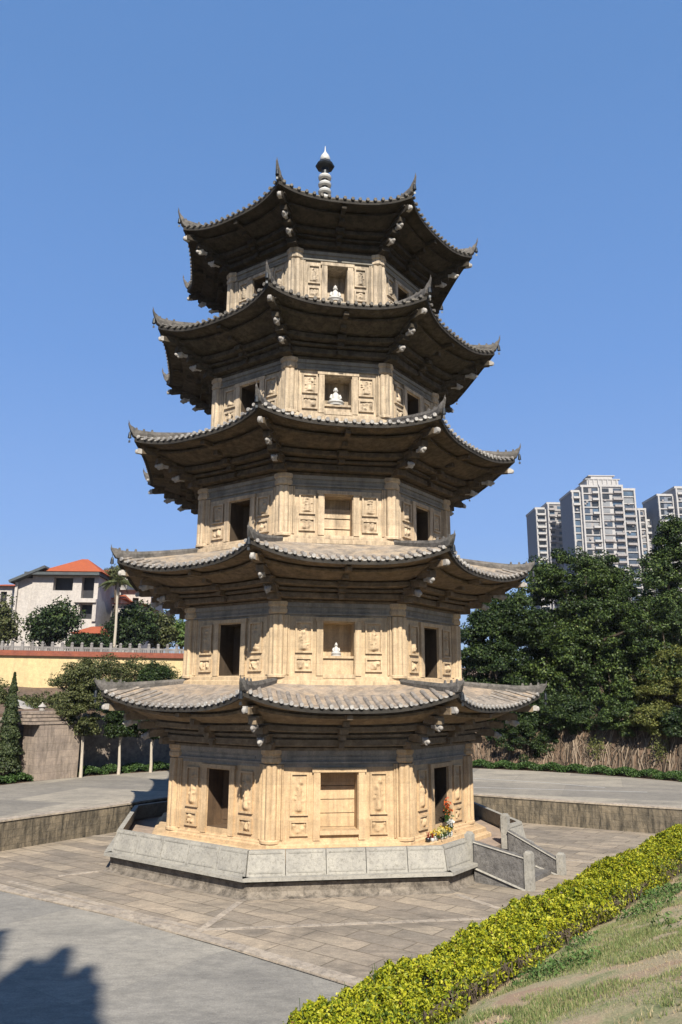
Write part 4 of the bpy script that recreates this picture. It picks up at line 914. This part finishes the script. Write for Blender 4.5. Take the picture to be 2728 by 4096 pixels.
# ---- houses on the left
M_PLAST = stone('pale_house_plaster', (.66,.61,.55), (.58,.54,.49), (.35,.31,.27), .35, 14, .2)
M_TILE = stone('orange_roof_tiles', (.52,.13,.045), (.45,.11,.045), (.3,.09,.05), .3, 20, .5)
M_SLATE = stone('grey_roof_edge', (.12,.14,.14), (.10,.11,.12), (.05,.05,.05), .3, 20, .4)
M_HOLE = flat('dark_window_opening', (.012,.012,.016), .6)
M_PANE = flat('window_glass', (.10,.13,.16), .15, .2)
def hip_roof(mb, x0, x1, y0, y1, z, h, ov=.6, ridge=.25):
    x0 -= ov; x1 += ov; y0 -= ov; y1 += ov; cx, cy = (x0+x1)/2, (y0+y1)/2; rl = (x1-x0)*ridge/2
    V = [(x0,y0,z),(x1,y0,z),(x1,y1,z),(x0,y1,z),(cx-rl,cy,z+h),(cx+rl,cy,z+h)]; mb.add(V, [(0,1,5,4),(1,2,5),(2,3,4,5),(3,0,4),(3,2,1,0)])
def wall_holes(mb, x0, x1, z0, z1, y, holes, d=.9):
    us = sorted({x0,x1,*[h[0] for h in holes],*[h[1] for h in holes]}); zs = sorted({z0,z1,*[h[2] for h in holes],*[h[3] for h in holes]})
    for i in range(len(us)-1):
        for j in range(len(zs)-1):
            um, zm_ = (us[i]+us[i+1])/2, (zs[j]+zs[j+1])/2
            if any(h[0]<um<h[1] and h[2]<zm_<h[3] for h in holes): continue
            mb.add([(us[i],y,zs[j]),(us[i+1],y,zs[j]),(us[i+1],y,zs[j+1]),(us[i],y,zs[j+1])], [(0,1,2,3)])
    for a0,a1,b0,b1 in holes:
        mb.add([(a0,y,b0),(a1,y,b0),(a1,y,b1),(a0,y,b1),(a0,y+d,b0),(a1,y+d,b0),(a1,y+d,b1),(a0,y+d,b1)], [(0,4,5,1),(1,5,6,2),(2,6,7,3),(3,7,4,0)])
YH = 60; sc = (YH+DIST)/F_PX*1.03
def hx(px): return at(px, 2450, YH).x
def hz(py): return at(250, py, YH).z
hb0 = gz(hx(220), YH); hs = empty('villa', (hx(220), YH, hb0), 'pale unfinished villa with orange hipped roof and dark window openings at left', 'house', rz=0)
def L(x): return hx(x)-hx(220)
def Z(y): return hz(y)-hb0
mb = MB(); opn = [(L(203),L(282),Z(2362),Z(2308)), (L(318),L(368),Z(2392),Z(2306)), (L(318),L(368),Z(2475),Z(2416))]
opn = [(a_,b_,c_,d_) for a_,b_,c_,d_ in opn]
wall_holes(mb, L(118), L(385), 0, Z(2300), 0, opn)
mb.add([(L(118),0,0),(L(118),0,Z(2300)),(L(118),9,Z(2300)),(L(118),9,0)], [(0,1,2,3)]); mb.add([(L(385),0,0),(L(385),9,0),(L(385),9,Z(2300)),(L(385),0,Z(2300))], [(0,1,2,3)]); mb.add([(L(118),9,0),(L(118),9,Z(2300)),(L(385),9,Z(2300)),(L(385),9,0)], [(0,1,2,3)])
hw0 = mb.build('wall', M_PLAST, hs)
mb = MB(); mb.box(((L(60)+L(118))/2, 1.6, Z(2310)/2), (L(118)-L(60)-.01, 3.0, Z(2318))); mb.box((L(46), 3, Z(2330)/2), (.35,.35,Z(2330))); mb.box((L(58), -.1, Z(2330)/2), (.28,.28,Z(2330))); mb.build('side_bay', M_PLAST, hs)
for q in opn: mb = MB(); mb.box(((q[0]+q[1])/2, .85, (q[2]+q[3])/2), (q[1]-q[0]-.01, .06, q[3]-q[2]-.01)); mb.build('window', M_HOLE, hw0)
mb = MB(); mb.box(((L(300)+L(385))/2, -.25, Z(2404)), (L(385)-L(300), .5, .35)); mb.box((L(378), -.1, Z(2440)), (.4,.3,Z(2400)-Z(2490)));mb.box((L(309), -.1, Z(2440)), (.3,.3,Z(2400)-Z(2490))); mb.build('balcony', M_PLAST, hs)
mb = MB(); mb.box(((L(96)+L(392))/2, 3.9, Z(2298)), (L(400)-L(100), 9.6, .3)); mb.build('eaves', M_SLATE, hs)
mb = MB(); hip_roof(mb, L(165), L(385), -.2, 8.6, Z(2288), (Z(2226)-Z(2288))*1.25, .4, .1); mb.build('roof', M_TILE, hs)
mb = MB(); sa_, sb_ = Vector((L(36),2.5,Z(2332))), Vector((L(175),2.5,Z(2272))); sd_ = (sb_-sa_).normalized(); mb.box((sa_+sb_)/2, ((sb_-sa_).length, 7, .28), (sd_, Vector((0,1,0)), sd_.cross(Vector((0,1,0))))); mb.build('side_roof', M_SLATE, hs)
def house(px0, px1, ytop, yeave, Y, lab, roofm, wins, name='house'):
    x0 = at(px0, 2450, Y).x; x1 = at(px1, 2450, Y).x; cx = (x0+x1)/2; g_ = gz(cx, Y); ze = at((px0+px1)/2, yeave, Y).z-g_; zt_ = at((px0+px1)/2, ytop, Y).z-g_
    o = empty(name, (cx, Y, g_), lab, 'house'); w_ = x1-x0; mb = MB(); hl = []
    for u0,u1,v0,v1 in wins: hl.append((-w_/2+w_*u0, -w_/2+w_*u1, ze*v0, ze*v1))
    wall_holes(mb, -w_/2, w_/2, -.5, ze, 0, hl, .5)
    for s in (-1,1): mb.add([(s*w_/2,0,-.5),(s*w_/2,8,-.5),(s*w_/2,8,ze),(s*w_/2,0,ze)], [(0,1,2,3)])
    mb.add([(-w_/2,8,-.5),(w_/2,8,-.5),(w_/2,8,ze),(-w_/2,8,ze)], [(0,1,2,3)])
    wl = mb.build('wall', M_PLAST, o)
    for q in hl: mb = MB(); mb.box(((q[0]+q[1])/2,.4,(q[2]+q[3])/2), (q[1]-q[0],.05,q[3]-q[2])); mb.build('window', M_HOLE, wl)
    mb = MB(); hip_roof(mb, -w_/2, w_/2, 0, 8, ze, zt_-ze, .6, .4); mb.build('roof', roofm, o); return o
house(-60, 40, 2320, 2345, 72, 'house with red roof partly cut by the left frame edge', M_TILE, [(.55,.8,.78,.93),(.55,.8,.5,.65)])
house(372, 500, 2258, 2290, 80, 'distant house with dull red roof right behind the villa', M_TILE, [(.2,.4,.7,.85)])
house(395, 480, 2362, 2395, 66, 'lower house with red roof between the villa and the palm', M_TILE, [(.1,.5,.6,.9),(.6,.9,.6,.9)])
house(478, 600, 2356, 2362, 70, 'white flat topped house block right of the palm', M_PLAST, [(.4,.6,.8,.9)])
house(470, 560, 2398, 2416, 62, 'low red roofed house to the right of the palm trunk', M_TILE, [(.3,.5,.5,.8)])
house(312, 385, 2492, 2535, 50, 'small outbuilding with orange roof in front of the villa', M_TILE, [(.3,.6,.3,.7)])
# trees among the houses
for nm, boxes, Y, mat, nl, lf, cr, lab in [
    ('round_tree', [(120,2430,280,2570),(200,2410,310,2520)], 46, LEAF_DARK, 9000, .26, .8, 'round dark tree in front of the villa wall'),
    ('round_tree', [(-40,2390,50,2590)], 48, LEAF_OLIVE, 5000, .26, .8, 'olive tree at the left frame edge beside the villa'),
    ('round_tree', [(470,2400,620,2570),(430,2480,560,2590)], 48, LEAF_DARK, 10000, .26, .8, 'dark dense tree right of the palm, behind the balustrade'),
    ('round_tree', [(590,2440,700,2590)], 50, LEAF_OLIVE, 5500, .26, .7, 'olive green tree between the dark tree and the light one'),
    ('round_tree', [(680,2480,770,2580)], 51, LEAF_LIGHT, 5000, .24, .6, 'bright light green tree nearest the pagoda on the left'),
    ('round_tree', [(280,2540,440,2600)], 44, LEAF_DARK, 5000, .24, .6, 'low dark tree behind the balustrade below the orange outbuilding'),
    ('round_tree', [(430,2260,500,2340)], 64, LEAF_OLIVE, 3000, .26, .6, 'small tree crown under the second roof tip beside the palm')]:
    e = [px_ell(*b_, Y) for b_ in boxes]; c0 = at((boxes[0][0]+boxes[0][2])/2, 2590, Y); g_ = gz(c0.x, Y)
    tree(nm, (c0.x, Y, g_), e, 40*len(e), nl, lf, cr, mat, lab, group='trees among the houses on the left', trunk=.2, limbs=6)
p_ = at(455, 2590, 45); ptop = at(452, 2330, 45); pr_ = empty('palm_tree', (p_.x, 45, gz(p_.x,45)), 'slender palm with pale trunk and drooping fronds behind the yellow wall', 'palm')
hh = ptop.z-gz(p_.x,45); mb = MB(); mb.tube([(0,0,-.2),(.05,0,hh*.5),(-.05,0,hh)], [.16,.12,.10], 8); mb.build('trunk', M_PALETRUNK, pr_, 50)
for i in range(13):
    a_ = i*2.4; el = random.uniform(.1,.9); V = []; F = []; mbp = MB(); pts = []
    for q in range(7):
        f = q/6; r_ = 1.7*f; z_ = hh+r_*el-1.3*f*f*1.0; pts.append(Vector((math.cos(a_)*r_, math.sin(a_)*r_, z_)))
    mbp.tube(pts, [.03]*5+[.02,.01], 4, False); sdv = Vector((-math.sin(a_), math.cos(a_), 0))
    for q in range(26):
        f = .12+.86*q/26; k_ = min(5, int(f*6)); p = pts[k_].lerp(pts[k_+1], f*6-k_); ln = .5*math.sin(math.pi*min(1, f*.85+.12))
        for s in (-1,1): e_ = p+sdv*s*ln+Vector((math.cos(a_),math.sin(a_),0))*.16-UP*ln*.55; t_ = Vector((math.cos(a_),math.sin(a_),.1))*.05; mbp.add([p-t_, p+t_, e_], [(0,1,2)])
    mbp.build('frond', LEAF_OLIVE, pr_)
# ---- distant residential towers
M_TW = stone('tower_white', (.62,.60,.57), (.52,.51,.50), (.45,.44,.44), .3, 2, 0, True, w=1)
M_TP = stone('tower_pinkish', (.46,.42,.40), (.38,.36,.35), (.4,.38,.37), .3, 2, 0, True, w=4)
M_TG = stone('tower_grey_blue', (.26,.29,.34), (.21,.24,.29), (.14,.16,.2), .3, 2, 0, True, w=8)
M_TWIN = flat('tower_window_glass', (.07,.09,.12), .12, .4, scale=.4)
M_TWS = [M_TWIN, flat('tower_window_dark', (.02,.025,.03), .3, .3, scale=.4), flat('tower_window_curtained', (.26,.27,.28), .4, .2, scale=.4), flat('tower_window_blue', (.10,.15,.21), .12, .3, scale=.4)]
def tower(px0, px1, ytop, Y, lab, blocks, seed, crown=True):
    """blocks: (u0,u1,top fraction drop in m, depth, material)"""
    rs = random.Random(seed); X0 = at(px0, 2100, Y).x; X1 = at(px1, 2100, Y).x; W_ = X1-X0; zt_ = at((px0+px1)/2, ytop, Y).z; g_ = 11; H_ = zt_-g_
    root = empty('apartment_tower', ((X0+X1)/2, Y, g_), lab, 'apartment tower', 'distant apartment towers'); FH = 3.1; far = MB(); low_sl = MB(); low_rb = MB(); made = 0
    for u0, u1, drop, yo, mt in blocks:
        top = H_-drop; w_ = (u1-u0)*W_; cx = (-.5+(u0+u1)/2)*W_
        b = MB(); b.box((cx, yo+8, top/2), (w_, 16, top)); sh = b.build('shaft', mt, root)
        b = MB(); b.box((cx, yo+7.8, top+.5), (w_+.6, 16.6, 1.0)); b.build('parapet', M_TW, root)
        nb = max(1, round(w_/4.2)); nf = int(top/FH)
        for f in range(nf):
            z = top-1.6-FH*f; sl_ = MB() if f < 11 else low_sl
            sl_.box((cx, yo-.25, z-FH/2+.25), (w_+.2, .6, .45))
            if f < 11: sl_.build('floor_slab', M_TW if mt is not M_TW else M_TP, sh)
        for f in range(nf):
            z = top-1.6-FH*f
            for i in range(nb):
                ww = w_/nb; wx = cx-w_/2+(i+.5)*ww; kind = (i+int(seed)) % 3
                wd = ww*(.72 if kind else .45); hh_ = 1.9 if kind else 1.4
                tgt = far
                if f < 11 and made < 96: tgt = MB(); made += 1
                tgt.box((wx+rs.uniform(-.25,.25), yo-.04, z+.15+rs.uniform(-.1,.1)), (wd*rs.uniform(.8,1.15), .16, hh_*rs.uniform(.85,1.15)))
                if tgt is not far:
                    wo = tgt.build('window', rs.choice(M_TWS), sh)
        bmat = M_TW if rs.random() < .6 else M_TP
        for f in range(nf):
            z = top-1.6-FH*f
            for i in range(nb):
                if (i+seed) % 2 == 0 and rs.random() < .85 or rs.random() < .2:
                    ww = w_/nb*rs.uniform(.8,1.1); wx = cx-w_/2+(i+.5)*w_/nb; rb = MB() if f < 11 else low_rb; rb.box((wx, yo-.95, z-.95), (ww*.8, 1.3, .95))
                    if f < 11: rb.build('balcony', bmat, sh)
        for _ in range(nb*4): rb = MB(); rb.box((cx+rs.uniform(-.46,.46)*w_, yo-.55, top-rs.uniform(2,30)), (.9,.5,.7)); rb.build('air_conditioner', M_TP, sh)
        fin_ = MB(); fin_.box((cx-w_/2+.35, yo-.5, top/2), (.7, 1.0, top)); fin_.build('pilaster', M_TW, sh); fin_ = MB(); fin_.box((cx+w_/2-.35, yo-.5, top/2), (.7,1.0,top)); fin_.build('pilaster', M_TW, sh)
    for q_, n__ in ((low_sl, 'lower_floor_slabs'), (low_rb, 'lower_balconies')):
        if q_.v: tag(q_.build(n__, M_TW, root), kind='stuff')
    if far.v: tag(far.build('lower_windows', M_TWIN, root), kind='stuff')
    if crown:
        b = MB(); b.box((0,6,H_+2), (W_*.5,9,3.4)); b.box((0,6,H_+4.6), (W_*.34,7,2.0)); b.box((0,6,H_+3.9), (W_*.55,9.6,.4)); b.box((0,6,H_+5.8), (W_*.42,7.6,.4))
        for i in range(7): b.box((W_*(-.22+.44*i/6), 1.2, H_+1.9), (.5,.5,3.2))
        b.build('roof_crown', M_TW, root)
    return root
tower(2300, 2556, 1948, 300, 'tallest pale apartment tower with stepped crown above the banyan', [(0,.14,2,2.5,M_TG),(.14,.42,0,1,M_TP),(.42,.78,0,0,M_TW),(.78,1,1,2,M_TG)], 1)
tower(2150, 2300, 2018, 330, 'lower grey and white apartment tower left of the tallest one', [(0,.28,2,2.5,M_TG),(.28,.72,0,0,M_TP),(.72,1,.5,1.5,M_TW)], 2, False)
tower(2555, 2610, 2042, 320, 'narrow stepped tower wing on the right shoulder of the tallest tower', [(0,.55,0,0,M_TP),(.55,1,5,1,M_TW)], 3, False)
tower(2648, 2860, 1955, 310, 'apartment tower cut off by the right frame edge', [(0,.3,3,2.5,M_TG),(.3,.7,0,0,M_TP),(.7,1,1,1.5,M_TW)], 5, False)

# ---- tree beside the viewer whose jagged shadow falls on the concrete lot
LEAF_SH = LEAF_DARK
def shade_tree(sx, sy, h, rad, n, lab):
    h *= 2.3; k_ = h/math.tan(SUN_EL); bx = sx+math.sin(SUN_AZ)*k_; by = sy-math.cos(SUN_AZ)*k_
    sN = (Vector((bx,by,0))-HP).dot(HN); zb_ = slope_z(min(sN, 8.1)); zlow = .60
    conifer('conifer', bx, by, zb_, -.55+h, rad*2.1, n, LEAF_SH, lab, .30, .35, 'conifers behind the viewer', .4)
for sx_, sy_, h_, r_, lab in [(262,3795,9.6,1.7,'pointed conifer behind the viewer casting the tallest shadow spike on the lot'), (200,3850,9.4,1.9,'conifer standing directly left of the tallest one behind the viewer'),
        (120,3845,9.3,1.6,'conifer casting the small shadow spike between the taller ones'), (350,3870,9.0,1.5,'slim conifer casting the right edge of the jagged shadow'), (372,3940,8.8,1.5,'low slim conifer at the right end of the row behind the viewer'),
        (5,3725,10.2,1.8,'conifer casting the leftmost tall part of the jagged shadow'), (300,3960,8.8,2.5,'broad low conifer casting the shadow at the bottom of the frame'), (90,3920,9.4,2.8,'broad conifer casting the middle of the bottom shadow')]:
    s1 = atz(sx_, sy_, -.55); shade_tree(s1.x, s1.y, h_, r_, 26000, lab)
# ------------------------------------------------------------------ thin haze
hm = bpy.data.materials.new('haze'); hm.use_nodes = True; hn = hm.node_tree
hn.nodes.remove(hn.nodes['Principled BSDF']); pv = hn.nodes.new('ShaderNodeVolumePrincipled')
pv.inputs['Color'].default_value = (.80,.88,1,1); pv.inputs['Density'].default_value = .00012; pv.inputs['Anisotropy'].default_value = .0
hn.links.new(pv.outputs[0], hn.nodes['Material Output'].inputs['Volume'])
hb_ = MB(); hb_.box((0, 180, 59), (700, 440, 124)); tag(hb_.build('haze', hm), kind='stuff')

# ------------------------------------------------------------------ one common reflectance scale for this exposure
K_ALB = .64
for m in bpy.data.materials:
    if not m.use_nodes or m.name == 'haze': continue
    nt = m.node_tree; done = {}
    for lk in list(nt.links):
        if (lk.to_node.type, lk.to_socket.name) in (('BSDF_PRINCIPLED', 'Base Color'), ('BSDF_TRANSLUCENT', 'Color')):
            src, dst = lk.from_socket, lk.to_socket; key = src.node.name
            if key not in done: done[key] = mixc(nt, 1.0, src, (K_ALB,)*3, 'MULTIPLY')
            nt.links.new(done[key], dst)
